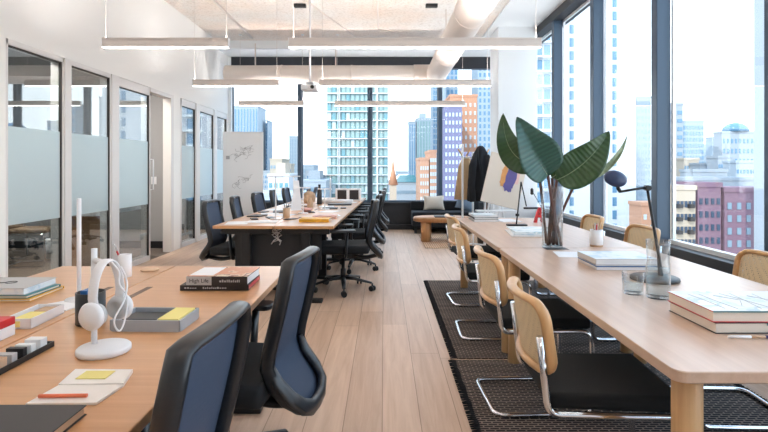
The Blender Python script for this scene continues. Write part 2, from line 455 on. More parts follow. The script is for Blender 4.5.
def tag(o, label, cat, group=None):
    o['label'] = label; o['category'] = cat
    if group: o['group'] = group
    return o
def thing(name, label, cat, loc=(0, 0, 0), rz=0., group=None, rot=None):
    o = bpy.data.objects.new(name, None); COL.objects.link(o); o.empty_display_size = .05
    o.location = loc; o.rotation_euler = rot if rot else (0, 0, rz)
    return tag(o, label, cat, group)
def dup(root, label, loc, rz=0., group=None):
    r = root.copy(); COL.objects.link(r); r.location = loc; r.rotation_euler = (0, 0, rz); r['label'] = label
    if group: r['group'] = group
    for ch in list(root.children):
        c = ch.copy(); COL.objects.link(c); c.parent = r
        for g in list(ch.children):
            d = g.copy(); COL.objects.link(d); d.parent = c
    return r
def struct(name, b, mat, parent=None):
    return b.obj(name, mat, parent, kind='structure')
def Rx(a): return Matrix.Rotation(a, 4, 'X')
def Ry(a): return Matrix.Rotation(a, 4, 'Y')
def Rz(a): return Matrix.Rotation(a, 4, 'Z')
def Tr(x, y, z): return Matrix.Translation((x, y, z))

def text(name, s, size, mat, parent, loc, rot, ext=.0004, align='LEFT'):
    cu = bpy.data.curves.new(name, 'FONT'); cu.body = s; cu.size = size; cu.extrude = ext; cu.align_x = align
    t = bpy.data.objects.new(name + '_tmp', cu); COL.objects.link(t)
    dg = bpy.context.evaluated_depsgraph_get()
    me = bpy.data.meshes.new_from_object(t.evaluated_get(dg)); bpy.data.objects.remove(t)
    me.materials.clear(); me.materials.append(mat)
    o = bpy.data.objects.new(name, me); COL.objects.link(o); o.parent = parent; o.location = loc; o.rotation_euler = rot
    return o

# ------------------------------------------------------------------ room shell
XL, XR, YF, YB, ZC = -3.25, 2.81, 10.80, -3.2, 3.76
XI = 2.67
struct('floor', B().box(-3.25, 2.95, YB, 10.95, -.12, 0), M['floor'])
struct('floor_meeting_room', B().box(-6.6, -3.25, 3.4, 10.95, -.12, -.001), M['carpet'])
struct('ceiling', B().box(-3.45, 2.95, YB, 10.95, ZC, ZC + .15), M['ceiling'])
struct('ceiling_beam_far', B().box(-3.25, 2.81, 9.95, 10.8, 3.60, ZC, .004), M['paint2'])
struct('ceiling_strip_right', B().box(1.85, 2.81, YB, 9.95, ZC - .03, ZC, .002), M['paint2'])
struct('wall_rear', B().box(-3.4, 2.95, YB - .12, YB, 0, ZC), M['wall'])
struct('wall_far_corner', B().box(-3.4, -3.19, YF - .12, YF + .1, 0, 3.6), M['paint2'])
# left wall
w = B()
w.box(XL - .12, XL, YB, 4.40, 0, ZC)
w.box(XL - .12, XL, 4.40, YF, 2.40, ZC)
w.box(XL - .12, XL, 10.62, YF, 0, 2.40)
w.box(XL - .12, XL, 7.90, 8.18, 0, 2.40)
struct('wall_left', w, M['wall'])
# meeting rooms behind the glass
struct('wall_meeting_far', B().box(-6.6, XL - .12, 8.20, 8.3, 0, 2.9), M['greywall'])
struct('wall_meeting_side', B().box(-6.7, -6.6, 3.4, 10.95, 0, 2.9), M['greywall'])
struct('wall_meeting_near', B().box(-6.6, XL - .12, 3.4, 3.5, 0, 2.9), M['greywall'])
struct('wall_meeting_end', B().box(-6.6, XL - .12, 10.85, 10.95, 0, 2.9), M['greywall'])
struct('ceiling_meeting_room', B().box(-6.6, XL - .12, 3.4, 10.95, 2.75, 2.9), M['greywall'])
struct('baseboard_meeting_far', B().box(-6.6, XL - .12, 8.18, 8.2, 0, .11, .004), M['black'])
def glazed(idx, y0, y1, door=False):
    nm = ('door_%d' if door else 'window_%d') % idx
    e = bpy.data.objects.new(nm, None); COL.objects.link(e); e.location = (XL - .06, (y0 + y1) / 2, 0); e['kind'] = 'structure'
    h = (y1 - y0) / 2; top = 2.40 if idx < 3 and not door else 2.395
    fr = B(); s = .026; hd = .05 if (idx < 3 and not door) else .11
    fr.box(-.06, .062, -h, -h + s, 0, top, .003); fr.box(-.06, .062, h - s, h, 0, top, .003)
    fr.box(-.06, .062, -h, h, top - hd, top, .003); fr.box(-.06, .062, -h, h, 0, .07, .003)
    fr.obj('window_frame' if not door else 'door_frame', M['alu'], e)
    g = B().box(.034, .042, -h + s, h - s, .07, top - hd); p = g.obj('glass_pane', M['pglass'], e)
    B().box(.0425, .0435, -h + s, h - s, .78, 1.645).obj('privacy_film', M['film'], p)
    gk = B(); gk.box(.03, .055, h - s - .014, h - s, .07, top - hd, 0); gk.box(.02, .05, -h + s, h - s, top - hd - .012, top - hd, 0)
    gk.obj('gasket', M['gasket'], e)
    if door:
        hb = B().tube([(.075, h - .018, .98), (.11, h - .018, .98), (.11, h - .018, 1.4), (.075, h - .018, 1.4)], .009)
        hb.obj('door_handle', M['whitemetal'], e)
glazed(1, 4.40, 5.20); glazed(2, 5.30, 6.10); glazed(1, 6.26, 7.12, True)
glazed(3, 8.20, 8.84); glazed(4, 9.02, 9.78); glazed(5, 9.94, 10.60)
tf = B(); tf.box(XL - .1, XL + .012, 5.20, 5.30, 0, 2.40, .004); tf.box(XL - .1, XL + .012, 6.10, 6.26, 0, 2.40, .004)
tf.box(XL - .1, XL + .012, 8.84, 9.02, 0, 2.4, .004); tf.box(XL - .1, XL + .012, 9.78, 9.94, 0, 2.4, .004)
struct('trim_1', tf, M['alu'])
tf = B(); tf.box(XL - .12, XL + .006, 7.80, 7.90, 0, 2.4, .003); tf.box(XL - .12, XL + .006, 7.12, 7.80, 2.34, 2.4, .003)
struct('trim_2', tf, M['alu'])
o = B().box(-3.72, -3.64, 8.182, 8.199, 1.02, 1.14, .003).obj('light_switch', M['white']); tag(o, 'white rocker light switch on grey wall seen through the open doorway', 'light switch')
# far wall
b = B(); b.box(-3.25, 2.9, YF - .1, YF + .08, 0, .56, .004); b.box(-3.25, 2.9, YF - .16, YF - .1, 0, .10, .004); b.box(-3.25, 2.9, YF - .16, YF - .1, .535, .57, .004)
struct('wall_far', b, M['sillwall'])
struct('trim_far_header', B().box(-3.19, 2.9, YF - .12, YF + .05, 3.36, 3.60, .004), M['sillwall'])
def win_far(i, x0, x1):
    e = bpy.data.objects.new('window_%d' % i, None); COL.objects.link(e); e.location = ((x0 + x1) / 2, YF, 0); e['kind'] = 'structure'
    h = (x1 - x0) / 2; s = .02
    f = B(); f.box(-h, -h + s, -.02, .04, .56, 3.4); f.box(h - s, h, -.02, .04, .56, 3.4); f.box(-h, h, -.02, .04, .56, .60)
    f.obj('window_frame', M['mull'], e)
    B().box(-h + s, h - s, .0, .008, .60, 3.4).obj('glass_pane', M['glass'], e)
fx = [-3.19, -1.765, -.295, 1.175, 2.645]
for i in range(4): win_far(10 + i, fx[i] + (0.035 if i else 0), fx[i + 1] - .035)
mb = B()
for x in fx[1:4]: mb.box(x - .04, x + .04, YF - .1, YF + .05, .56, 3.6, .004)
struct('trim_far_mullions', mb, M['mull'])
# right wall
b = B(); b.box(XI, 2.95, YB, YF, 0, .545, .004); struct('wall_right', b, M['sillwall'])
struct('trim_right_header', B().box(XI - .02, 2.95, YB, YF, 3.60, ZC, .004), M['sillwall'])
ym = [8.105, 6.585, 5.065, 3.545, 2.025, .505, -1.015, -2.535]
mb = B()
for y in ym: mb.box(XI, 2.805, y - .055, y + .055, .545, 3.61, .005)
struct('trim_right_mullions', mb, M['mull'])
def win_right(i, y0, y1):
    e = bpy.data.objects.new('window_%d' % i, None); COL.objects.link(e); e.location = (XR, (y0 + y1) / 2, 0); e['kind'] = 'structure'
    h = (y1 - y0) / 2; s = .03
    f = B(); f.box(.0, .03, -h, -h + s, .545, 3.61); f.box(.0, .03, h - s, h, .545, 3.61); f.box(-.03, .03, -h, h, .545, .585); f.box(.0, .03, -h, h, 3.56, 3.61)
    f.obj('window_frame', M['whitemetal'], e)
    B().box(-.004, .004, -h + s, h - s, .585, 3.56).obj('glass_pane', M['glass'], e)
ys = [YF - .1] + ym
for i in range(len(ys) - 1): win_right(20 + i, ys[i + 1] + .055, ys[i] - (.055 if i else 0))
struct('wall_column', B().box(1.98, 2.66, 8.88, 9.55, 0, ZC, .006), M['paint2'])

# ------------------------------------------------------------------ ceiling services
cr = B(); rpath = [(0.97, YB + .02, 3.02), (0.97, 9.1, 3.02)]
cr.tube(arc([(0.97, YB + .02, 3.02), (0.97, 9.55, 3.02), (.55, 9.55, 3.02)], .36, 8), .185, 28)
t = thing('round_duct', 'white painted round ventilation duct running the length of the ceiling and elbowing left', 'duct')
cr.obj('duct_run', M['duct'], t)
B().tube([(.62, 9.55, 3.02), (-2.95, 9.55, 3.02)], .172, 28).obj('cross_duct', M['duct'], t)
for y in (1.5, 3.6, 5.7, 7.8):
    B().tube([(0.97, y - .012, 3.02), (0.97, y + .012, 3.02)], .192, 28).obj('duct_collar', M['duct'], t)
for x in (-1.9, -.6): B().tube([(x - .012, 9.55, 3.02), (x + .012, 9.55, 3.02)], .18, 28).obj('duct_collar', M['duct'], t)
for y in (2.0, 5.0, 8.0): B().box(0.96, 0.98, y - .015, y + .015, 3.2, ZC).obj('hanger_strap', M['lampbody'], t)
for x in (-2.4, -.9): B().box(x - .01, x + .01, 9.54, 9.56, 3.19, ZC - .16).obj('hanger_strap', M['lampbody'], t)

def pendant(x0, x1, y, label):
    z = 2.43; t = thing('pendant_light', label, 'pendant light', ((x0 + x1) / 2, y, z), 0, 'slim white linear pendant lights')
    h = (x1 - x0) / 2
    hs = B().box(-h, h, -.028, .028, .009, .080, .002); hs.box(-h, h, -.028, -.023, .075, .094); hs.box(-h, h, .023, .028, .075, .094); hs.obj('housing', M['lampbody'], t)
    B().box(-h + .006, h - .006, -.024, .024, 0, .009).obj('diffuser', M['lampglow'], t)
    B().box(-h + .01, h - .01, -.021, .021, .081, .083).obj('added_fill_strip', M['fillglow'], t)  # unseen glowing strip added to brighten ceiling and room
    B().box(-h - .004, -h + .0, -.03, .03, 0, .095).obj('end_cap', M['white'], t)
    B().box(h, h + .004, -.03, .03, 0, .095).obj('end_cap', M['white'], t)
    for k in (-.965, .965):
        B().tube([(k * h, 0, .085), (k * h, 0, ZC - z - .005)], .0022, 6).obj('suspension_cable', M['lampbody'], t)
        B().cyl((k * h, 0), .03, ZC - z - .02, ZC - z, 14).obj('ceiling_rose', M['white'], t)
for y, who in ((9.5, 'farthest row by the far windows'), (7.22, 'middle row'), (4.91, 'nearest visible row')):
    pendant(-2.69, -1.49, y, 'short white linear pendant light at left, ' + who)
    pendant(-.91, 1.50, y, 'long white linear pendant light at centre, ' + who)
for y in (2.6, .3):
    w_ = 'just in front of' if y > 1 else 'directly above'
    pendant(-2.69, -1.49, y, 'short white linear pendant light above the near desk, ' + w_ + ' the viewpoint')
    pendant(-.91, 1.50, y, 'long white linear pendant light over the aisle, ' + w_ + ' the viewpoint')
# projector
t = thing('projector', 'small white ceiling projector on a long drop pole above the far desks', 'projector', (-1.04, 7.2, 2.36))
B().box(-.11, .11, -.13, .13, 0, .075, .015).obj('projector_body', M['white'], t)
B().tube([(.05, -.125, .04), (.05, -.15, .04)], .026, 16).obj('lens', M['darkmetal'], t)
B().box(-.05, .05, -.05, .05, .085, .125, .004).obj('mount_plate', M['grey'], t)
B().tube([(0, 0, .1), (0, 0, ZC - 2.36 - .002)], .014, 12).obj('drop_pole', M['white'], t)
for i, (x, lab) in enumerate(((-1.27, 'small black ceiling box above the projector'), (.72, 'small black ceiling box beside the long round duct'))):
    o = B().box(-.09, .09, -.04, .04, -.05, 0, .006).obj('ceiling_box', M['darkmetal'], None, (x, 7.75, ZC)); tag(o, lab, 'ceiling box')
o = B().tube(arc([(-.1, 2.6, 0), (-.1, 9.1, 0), (-.02, 9.2, 0), (.8, 9.2, 0)], .15), .012, 8).obj('conduit', M['duct'], None, (0, 0, ZC - .013)); tag(o, 'thin white conduit looping across the rough ceiling beside the duct', 'conduit')
o = B().tube([(0, 0, 0), (.7, 2.4, 0)], .012, 8).obj('conduit', M['duct'], None, (-1.25, 7.2, ZC - .013)); tag(o, 'thin white conduit running diagonally across the ceiling near the projector pole', 'conduit')
o = B().tube([(0, 0, 0), (0, 8.5, 0)], .02, 8).obj('conduit', M['duct'], None, (-2.5, 1.2, ZC - .022)); tag(o, 'straight white conduit along the left side of the ceiling', 'conduit')

# ------------------------------------------------------------------ desks (near and far benches)
def desk(name_label, x0, x1, y0, y1, loc, rz, slot_side, legs=None):
    """x0..x1 depth, y0..y1 length, built about loc"""
    t = thing('desk', name_label, 'desk', loc, rz)
    B().box(x0, x1, y0, y1, .712, .74, .003).obj('desktop', M['deskwood'], t)
    sx = x0 + .085 if slot_side < 0 else x1 - .085
    n = max(1, round((y1 - y0) / 1.3))
    for k in range(n):
        yc = y0 + (y1 - y0) * (k + .5) / n + .18 - (.14 if y0 < 0 else 0)
        s = B(); s.box(sx - .014, sx + .014, yc - .12, yc + .12, .735, .7409, .001); s.obj('cable_slot', M['slotbrown'], t)
    for yy in (legs or (y0 + .12, y1 - .12)):
        lg = B(); xc = (x0 + x1) / 2
        lg.box(x0 + .12, x1 - .12, yy - .04, yy + .04, 0, .035, .006)
        lg.box(xc - .045, xc + .045, yy - .03, yy + .03, .03, .66, .004)
        lg.box(x0 + .05, x1 - .05, yy - .025, yy + .025, .65, .712, .004)
        lg.obj('leg', M['darkmetal'], t)
    fr = B(); fr.box(x0 + .15, x0 + .19, y0 + .1, y1 - .1, .67, .711); fr.box(x1 - .19, x1 - .15, y0 + .1, y1 - .1, .67, .711)
    fr.obj('under_frame', M['darkmetal'], t)
    return t
desk('long honey-oak desk top on the near left, lined with mesh office chairs', 0, .625, -1.2, 1.42, (-1.147, 1.40, 0), 0, -1)
desk('second honey-oak desk of the near bench, by the glass partition', -.62, 0, -1.2, 1.42, (-1.153, 1.40, 0), 0, 1)
FR = math.radians(-1.8)
fb = Vector((-1.03, 4.77, 0))
def fd(x, y, z=0):
    """point on the far bench: x across from the seam, y from its near end"""
    return fb + Rz(FR).to_3x3() @ Vector((x, y, z))
for i in range(2):
    w_ = ('nearest pair', 'farthest pair')[i]
    desk('desk of the far bench facing the aisle, ' + w_, .003, .56, 0, 2.28, fd(0, i * 2.29), FR, -1, [(.12, 1.17), (.04, 1.21, 2.16)][i])
    desk('desk of the far bench facing the glass wall, ' + w_, -.575, -.003, 0, 2.28, fd(0, i * 2.29), FR, 1, [(.12, 1.78), (.40, 2.16)][i])
def pedestal(x, y, label):
    t = thing('drawer_pedestal', label, 'drawer pedestal', fd(x, y), FR)
    B().box(-.11, .11, -.25, .25, .03, .58, .006).obj('body', M['darkmetal'], t)
    for k in range(3):
        d = B().box(-.10, .10, -.262, -.25, .05 + k * .175, .215 + k * .175, .004).obj('drawer', M['black'], t)
        B().box(-.06, .06, -.272, -.262, .19 + k * .175, .2 + k * .175, .002).obj('handle', M['darkmetal'], d)
pedestal(.135, .50, 'black drawer pedestal under the near aisle-side desk of the far bench')
o = B().box(-.42, .42, -.009, .009, .3, .7, .003).obj('modesty_panel', M['black'], None, fd(0, .19), (0, 0, FR)); tag(o, 'black modesty panel hanging under the near end of the far bench', 'panel')
cb = B(); r2 = random.Random(3)
for k in range(5):
    p = [(r2.uniform(-.05, .05), r2.uniform(-.03, .03), .71 - .03 * j + r2.uniform(-.02, .02)) for j in range(6)]
    cb.tube(p, .005, 6)
o = cb.obj('cable_bundle', M['greycover'], None, fd(0, .12)); tag(o, 'tangle of pale cables hanging below the seam of the far bench', 'cables')

# ------------------------------------------------------------------ mesh office chair (faces +x)
def office_chair(label, loc, rz):
    t = thing('office_chair', label, 'office chair', loc, rz, 'black mesh-back office chairs')
    W = .19
    # profile of back: (z, x, halfwidth)
    prof = [(.925, -.335, .165), (.88, -.333, .183), (.80, -.318, .188), (.70, -.295, .190), (.60, -.270, .190), (.54, -.262, .190), (.48, -.285, .190), (.42, -.335, .182), (.375, -.372, .145), (.345, -.385, .075), (.34, -.387, 0)]
    left = [(x, w_, z) for z, x, w_ in prof]; right = [(x, -w_, z) for z, x, w_ in prof]
    top = [(-.338 - .016 * math.cos(PI / 2 * (w_ / .17)), w_, .932 + .006 * math.cos(PI / 2 * w_ / .17)) for w_ in (.14, .09, .045, 0, -.045, -.09, -.14)]
    loop = top + right[:-1] + left[::-1]
    rad = []
    for p in loop:
        rad.append(.027)
    B().tube(loop, rad, 12, closed=True, sx=1.05, sy=.5, up=(1, 0, 0)).obj('back_frame', M['chairplastic'], t)
    # lumbar hoop band inside
    def fn(u, v):
        z = .37 + .55 * u
        # interpolate
        P = sorted([(a, b_, c) for a, b_, c in prof])
        for k in range(len(P) - 1):
            if P[k][0] <= z <= P[k + 1][0]:
                q = (z - P[k][0]) / (P[k + 1][0] - P[k][0]); x = P[k][1] * (1 - q) + P[k + 1][1] * q; w_ = P[k][2] * (1 - q) + P[k + 1][2] * q; break
        a = (v - .5) * 2
        return (x + .006 - .012 * (1 - a * a), a * (w_ - .004), z)
    pm = B().grid(fn, 22, 12).obj('back_mesh', M['mesh'], t)
    sm = pm.modifiers.new('thick', 'SOLIDIFY'); sm.thickness = .003
    hz = [(x, w_ * .93, z + .012) for z, x, w_ in prof if z < .58]
    hoop = [(x - .012, w_, z) for x, w_, z in hz] + [(x - .012, -w_, z) for x, w_, z in hz[:-1][::-1]]
    B().tube(hoop, [.014] + [.03] * (len(hoop) - 2) + [.014], 12, sx=.62, sy=1.05, up=(1, 0, 0)).obj('lumbar_hoop', M['padgrey'], t)
    # spine to mechanism
    B().tube(arc([(-.36, 0, .36), (-.22, 0, .33), (-.05, 0, .37)], .1), .028, 10, sx=.8, sy=1.4).obj('spine_arm', M['chairplastic'], t)
    # seat
    st = bmesh.new(); bmesh.ops.create_cube(st, size=1)
    for v in st.verts: v.co = Vector((v.co.x * .50 - .01, v.co.y * .49, .450 + v.co.z * .085))
    bmesh.ops.bevel(st, geom=[e for e in st.edges], offset=.034, segments=4, profile=.6, affect='EDGES')
    for f in st.faces: f.smooth = True
    sb = B(); sb.merge(st); sb.obj('seat', M['chairfabric'], t)
    B().box(-.17, .17, -.17, .17, .395, .43, .01).obj('seat_pan', M['chairplastic'], t)
    B().box(-.11, .09, -.075, .075, .34, .4, .015).obj('tilt_mechanism', M['darkmetal'], t)
    for s in (-1, 1):
        a = B().tube(arc([(-.02, s * .12, .385), (-.02, s * .265, .39), (-.035, s * .268, .637)], .06), .02, 10, sx=1.3, sy=.7).obj('armrest', M['chairplastic'], t)
        B().rbox(-.12, .16, s * .268 - .05, s * .268 + .05, .635, .660, .035, None, 5, .006).obj('arm_pad', M['padgrey'], a)
    B().lathe([(.028, .10), (.028, .22), (.018, .225), (.018, .345)], n=16).obj('gas_column', M['darkmetal'], t)
    for k in range(5):
        a = math.radians(72 * k + 18); c, s_ = math.cos(a), math.sin(a)
        l = B().tube([(c * .02, s_ * .02, .125), (c * .12, s_ * .12, .122), (c * .31, s_ * .31, .085)], [.028, .024, .016], 10, sx=.7, sy=1.1).obj('base_leg', M['chairplastic'], t)
        cs = B(); q = Tr(c * .315, s_ * .315, 0) @ Rz(a + .7 + k)
        cs.tube([q @ Vector((0, -.027, .028)), q @ Vector((0, -.008, .028))], .028, 16); cs.tube([q @ Vector((0, .008, .028)), q @ Vector((0, .027, .028))], .028, 16)
        cs.tube([q @ Vector((0, 0, .03)), q @ Vector((0, 0, .082))], .009, 8)
        cs.obj('caster', M['darkmetal'], l)
    return t
oc = office_chair('mesh-back office chair closest at bottom left, its back edge-on against the near desk', (-.715, 1.17, 0), PI - math.radians(4))
dup(oc, 'office chair at the near desk, second from the front, lumbar hoop in full view', (-.662, 2.1, 0), PI - math.radians(8))
who = ['first', 'second', 'third', 'fourth']
for i, (y, a) in enumerate(((.64, 6), (1.75, -5), (2.9, 7), (4.0, -3))):
    p = fd(.58, y)
    lab = ['black office chair nearest on the aisle side of the far bench, star base visible',
           'black office chair on the aisle side of the far bench, second from the viewer',
           'black office chair on the aisle side of the far bench, third from the near end',
           'black office chair on the aisle side of the far bench, closest to the far windows'][i]
    dup(oc, lab, p, PI + math.radians(a))
for i, (y, a) in enumerate(((.52, -4), (1.33, 5), (2.23, -6), (3.13, 4), (3.98, -3))):
    p = fd(-.45, y)
    lab = ['black office chair nearest on the glass-wall side of the far bench', 'second black office chair along the glass-wall side of the far bench',
           'third black office chair along the glass-wall side of the far bench', 'fourth black office chair along the glass-wall side of the far bench',
           'black office chair on the glass-wall side of the far bench, closest to the far windows'][i]
    dup(oc, lab, p, math.radians(a))

# ------------------------------------------------------------------ oak tables at right
def oak_table(label, y0, y1):
    xa, xb = .775, 1.763; cx, cy = (xa + xb) / 2, (y0 + y1) / 2
    t = thing('oak_table', label, 'table', (cx, cy, 0)); hx, hy = (xb - xa) / 2, (y1 - y0) / 2
    B().rbox(-hx, hx, -hy, hy, .708, .74, .035, None, 6, .003).obj('tabletop', M['tablewood'], t)
    for sx in (-1, 1):
        for sy in (-1, 1):
            B().cyl((sx * (hx - .080), sy * (hy - .09)), .040, 0, .708, 28).obj('leg', M['legwood'], t)
    r = B(); r.box(-hx + .12, hx - .12, -hy + .12, -hy + .14, .67, .708); r.box(-hx + .12, hx - .12, hy - .14, hy - .12, .67, .708)
    r.obj('apron', M['tablewood'], t)
oak_table('pale oak table closest on the right, round leg at its front corner', 1.355, 3.453)
oak_table('pale oak table further back on the right, under the thin black desk lamp', 3.463, 5.55)

# ------------------------------------------------------------------ cantilever cane chair (faces +x)
def cane_chair(label, loc, rz, frame='beechframe', seat='seatfabric'):
    t = thing('cane_chair', label, 'chair', loc, rz, 'chrome cantilever chairs with cane backs')
    y = .225; z0 = .0125
    side = [(-.255, .70), (-.235, .52), (-.225, .435), (.235, .435), (.245, z0), (-.265, z0)]
    L = [(x, y, z) for x, z in side]; R = [(x, -y, z) for x, z in side][::-1]
    B().tube(arc(L + R, .065, 6), .0125, 12).obj('tubular_frame', M['chrome'], t)
    st = bmesh.new(); bmesh.ops.create_cube(st, size=1)
    for v in st.verts: v.co = Vector((v.co.x * .46 + .01, v.co.y * .44 * (1.0 if v.co.x > 0 else .93), .468 + v.co.z * .055))
    bmesh.ops.bevel(st, geom=[e for e in st.edges], offset=.024, segments=4, profile=.6, affect='EDGES')
    for f in st.faces: f.smooth = True
    sb = B(); sb.merge(st); sb.obj('seat', M[seat], t)
    hw = .222
    def bx(yy, z): return -.228 - .15 * (z - .58) - .055 * (1 - (yy / hw) ** 2) + .02
    loop = []
    zc, hz, rc = .685, .122, .06
    for cy, cz, a0 in ((hw - rc, zc + hz - rc, 0), (-(hw - rc), zc + hz - rc, 90), (-(hw - rc), zc - hz + rc, 180), (hw - rc, zc - hz + rc, 270)):
        for k in range(7):
            a = math.radians(a0 + 15 * k); yy, zz = cy + rc * math.cos(a), cz + rc * math.sin(a)
            loop.append((yy, zz))
    full = []
    for i in range(len(loop)):
        a = loop[i]; b_ = loop[(i + 1) % len(loop)]; d = math.hypot(a[0] - b_[0], a[1] - b_[1]); n = max(1, int(d / .05))
        for k in range(n): full.append((a[0] + (b_[0] - a[0]) * k / n, a[1] + (b_[1] - a[1]) * k / n))
    B().tube([(bx(a, z), a, z) for a, z in full], .02, 10, closed=True, sx=1, sy=.7, up=(1, 0, 0)).obj('back_frame', M[frame], t)
    def fn(u, v):
        yy = (v - .5) * 2 * (hw - .006); zz = zc + (u - .5) * 2 * (hz - .008)
        # keep inside the rounded corners
        cyy, czz = hw - rc, hz - rc
        dz = zz - zc
        if abs(yy) > cyy and abs(dz) > czz:
            m = math.hypot(abs(yy) - cyy, abs(dz) - czz)
            if m > rc - .006:
                k = (rc - .006) / m; yy = math.copysign(cyy + (abs(yy) - cyy) * k, yy); dz = math.copysign(czz + (abs(dz) - czz) * k, dz)
        return (bx(yy, zc + dz), yy, zc + dz)
    c = B().grid(fn, 10, 14).obj('cane_panel', M['cane'], t)
    c.modifiers.new('thick', 'SOLIDIFY').thickness = .0025
    return t
RF = 'rug'
RZ = .0085
cc = cane_chair('cane-back chair with black seat closest at bottom right, left side of the near oak table', (.795, 1.95, RZ), math.radians(-3))
for y, x, a, lab in ((2.84, .82, 2, 'cane-back chair on the left side of the near oak table, second from the front'),
               (3.99, .845, -2, 'cane-back chair on the left side of the further oak table, third from the front'),
               (4.93, .90, 3, 'cane-back chair at the back end of the row left of the oak tables')):
    dup(cc, lab, (x, y, RZ), math.radians(a))
for y, x, a, lab in ((2.70, 1.775, 178, 'cane-back chair by the windows nearest the viewer, only its back above the near table'),
               (3.98, 1.77, 181, 'cane-back chair by the windows, second from the front, left of the thick mullion'),
               (4.88, 1.745, 179, 'cane-back chair by the windows furthest back, behind the white pen cup')):
    dup(cc, lab, (x, y, RZ), math.radians(a))

# ------------------------------------------------------------------ rugs
def rug(label, x0, x1, y0, y1):
    t = thing('woven_rug', label, 'rug', ((x0 + x1) / 2, (y0 + y1) / 2, 0)); hx, hy = (x1 - x0) / 2, (y1 - y0) / 2
    B().box(-hx, hx, -hy, hy, 0, .008, .003).obj('rug_field', M['rug'], t)
    f = B(); r_ = random.Random(int(y0 * 100)); n = int((y1 - y0) / .022)
    for k in range(n):
        yy = -hy + (k + .5) * (y1 - y0) / n
        for s in (-1, 1):
            j = r_.uniform(-.006, .006)
            f.tube([(s * (hx - .005), yy, .005), (s * (hx + .02), yy + j * .5, .007), (s * (hx + .045), yy + j, .004)], [.005, .0055, .0035], 5)
    o = f.obj('fringe', M['fringe'], t); o['kind'] = 'stuff'
rug('black woven rug with fringed side edges under the near oak table', .47, 2.06, .9, 3.40)
rug('black woven rug with fringed side edges under the further oak table', .49, 2.06, 3.43, 5.80)
o = B().box(.66, 2.0, 8.15, 9.75, 0, .009, .003).obj('jute_rug', M['jute']); tag(o, 'tan woven rug under the low oak table by the far windows', 'rug')

# ------------------------------------------------------------------ far lounge corner
t = thing('low_oak_table', 'low oval oak table with chunky round legs near the far windows', 'coffee table', (1.02, 9.0, .009))
B().lathe([(.42, .34), (.44, .35), (.44, .40), (.43, .415)], n=36, sx=1.15, sy=.75).obj('tabletop', M['benchwood'], t)
for x, y in ((-.30, -.14), (.30, -.14), (-.26, .16), (.26, .16)):
    B().cyl((x, y), .085, 0, .345, 20).obj('leg', M['benchwood'], t)
o = B().box(-.17, .17, -.12, .12, 0, .02, .004).obj('book', M['darkcover'], None, (1.05, 8.95, .4245)); tag(o, 'dark book lying on the low oval oak table', 'book')
t = thing('sofa', 'black upholstered bench sofa against the far window sill', 'sofa', (1.5, 10.28, 0))
B().box(-.95, .45, -.32, .32, .12, .42, .03).obj('seat', M['sofa'], t)
B().box(-.95, .45, .2, .34, .42, .60, .03).obj('backrest', M['sofa'], t)
for x in (-.88, .38):
    for y in (-.26, .26): B().box(x - .025, x + .025, y - .025, y + .025, 0, .13).obj('leg', M['darkmetal'], t)
def pillow(label, loc, rot, mat, w=.42, h=.3):
    b_ = B()
    for s in (-1, 1):
        b_.grid(lambda u, v: ((u - .5) * w * (1 - .12 * math.sin(PI * v)), s * .07 * (math.sin(PI * u) * math.sin(PI * v)) ** .5, (v - .5) * h * (1 - .12 * math.sin(PI * u))), 14, 12)
    o = b_.obj('pillow', M[mat], None, loc, rot); tag(o, label, 'pillow')
pillow('cream pillow leaning on the black sofa by the far windows', (1.0, 10.28, .585), (-.25, 0, .1), 'pillow', .44, .3)
pillow('grey-blue pillow on the black sofa behind the coat stand', (1.62, 10.22, .60), (-.3, .3, .2), 'bpillow', .4, .34)

# whiteboard
t = thing('whiteboard', 'tall mobile whiteboard with faint grey sketches at the end of the glass wall', 'whiteboard', (-2.57, 9.35, 0), math.radians(4))
B().box(-.34, .34, -.012, .012, .28, 1.92, .004).obj('board', M['boardwhite'], t)
fb_ = B(); fb_.box(-.36, -.34, -.02, .02, .1, 1.93, .003); fb_.box(.34, .36, -.02, .02, .1, 1.93, .003); fb_.box(-.36, .36, -.02, .02, 1.92, 1.94, .003); fb_.box(-.36, .36, -.02, .02, .26, .28, .003)
fb_.box(-.37, -.33, -.25, .25, .06, .1, .004); fb_.box(.33, .37, -.25, .25, .06, .1, .004)
fb_.obj('frame', M['whitemetal'], t)
for x in (-.35, .35):
    for y in (-.22, .22): B().lathe([(.02, 0), (.03, .01), (.03, .05), (.02, .06)], (x, y, 0), 14).obj('caster', M['grey'], t)
r_ = random.Random(11); sk = B()
for cx, cz, w_, h_ in ((.02, 1.62, .22, .13), (-.05, 1.50, .12, .1), (.1, 1.55, .1, .08), (.05, 1.05, .16, .12), (-.1, 1.0, .08, .06)):
    for k in range(7):
        p = [(cx + r_.uniform(-w_, w_) * .6, -.0135, cz + r_.uniform(-h_, h_) * .5)]
        for j in range(3): p.append((p[-1][0] + r_.uniform(-.07, .07), -.0135, p[-1][2] + r_.uniform(-.05, .05)))
        sk.tube(p, .0022, 4)
sk.obj('marker_sketches', M['ink'], t)
B().box(-.30, -.24, -.04, -.012, 1.44, 1.50, .004).obj('magnetic_clip', M['grey'], t)

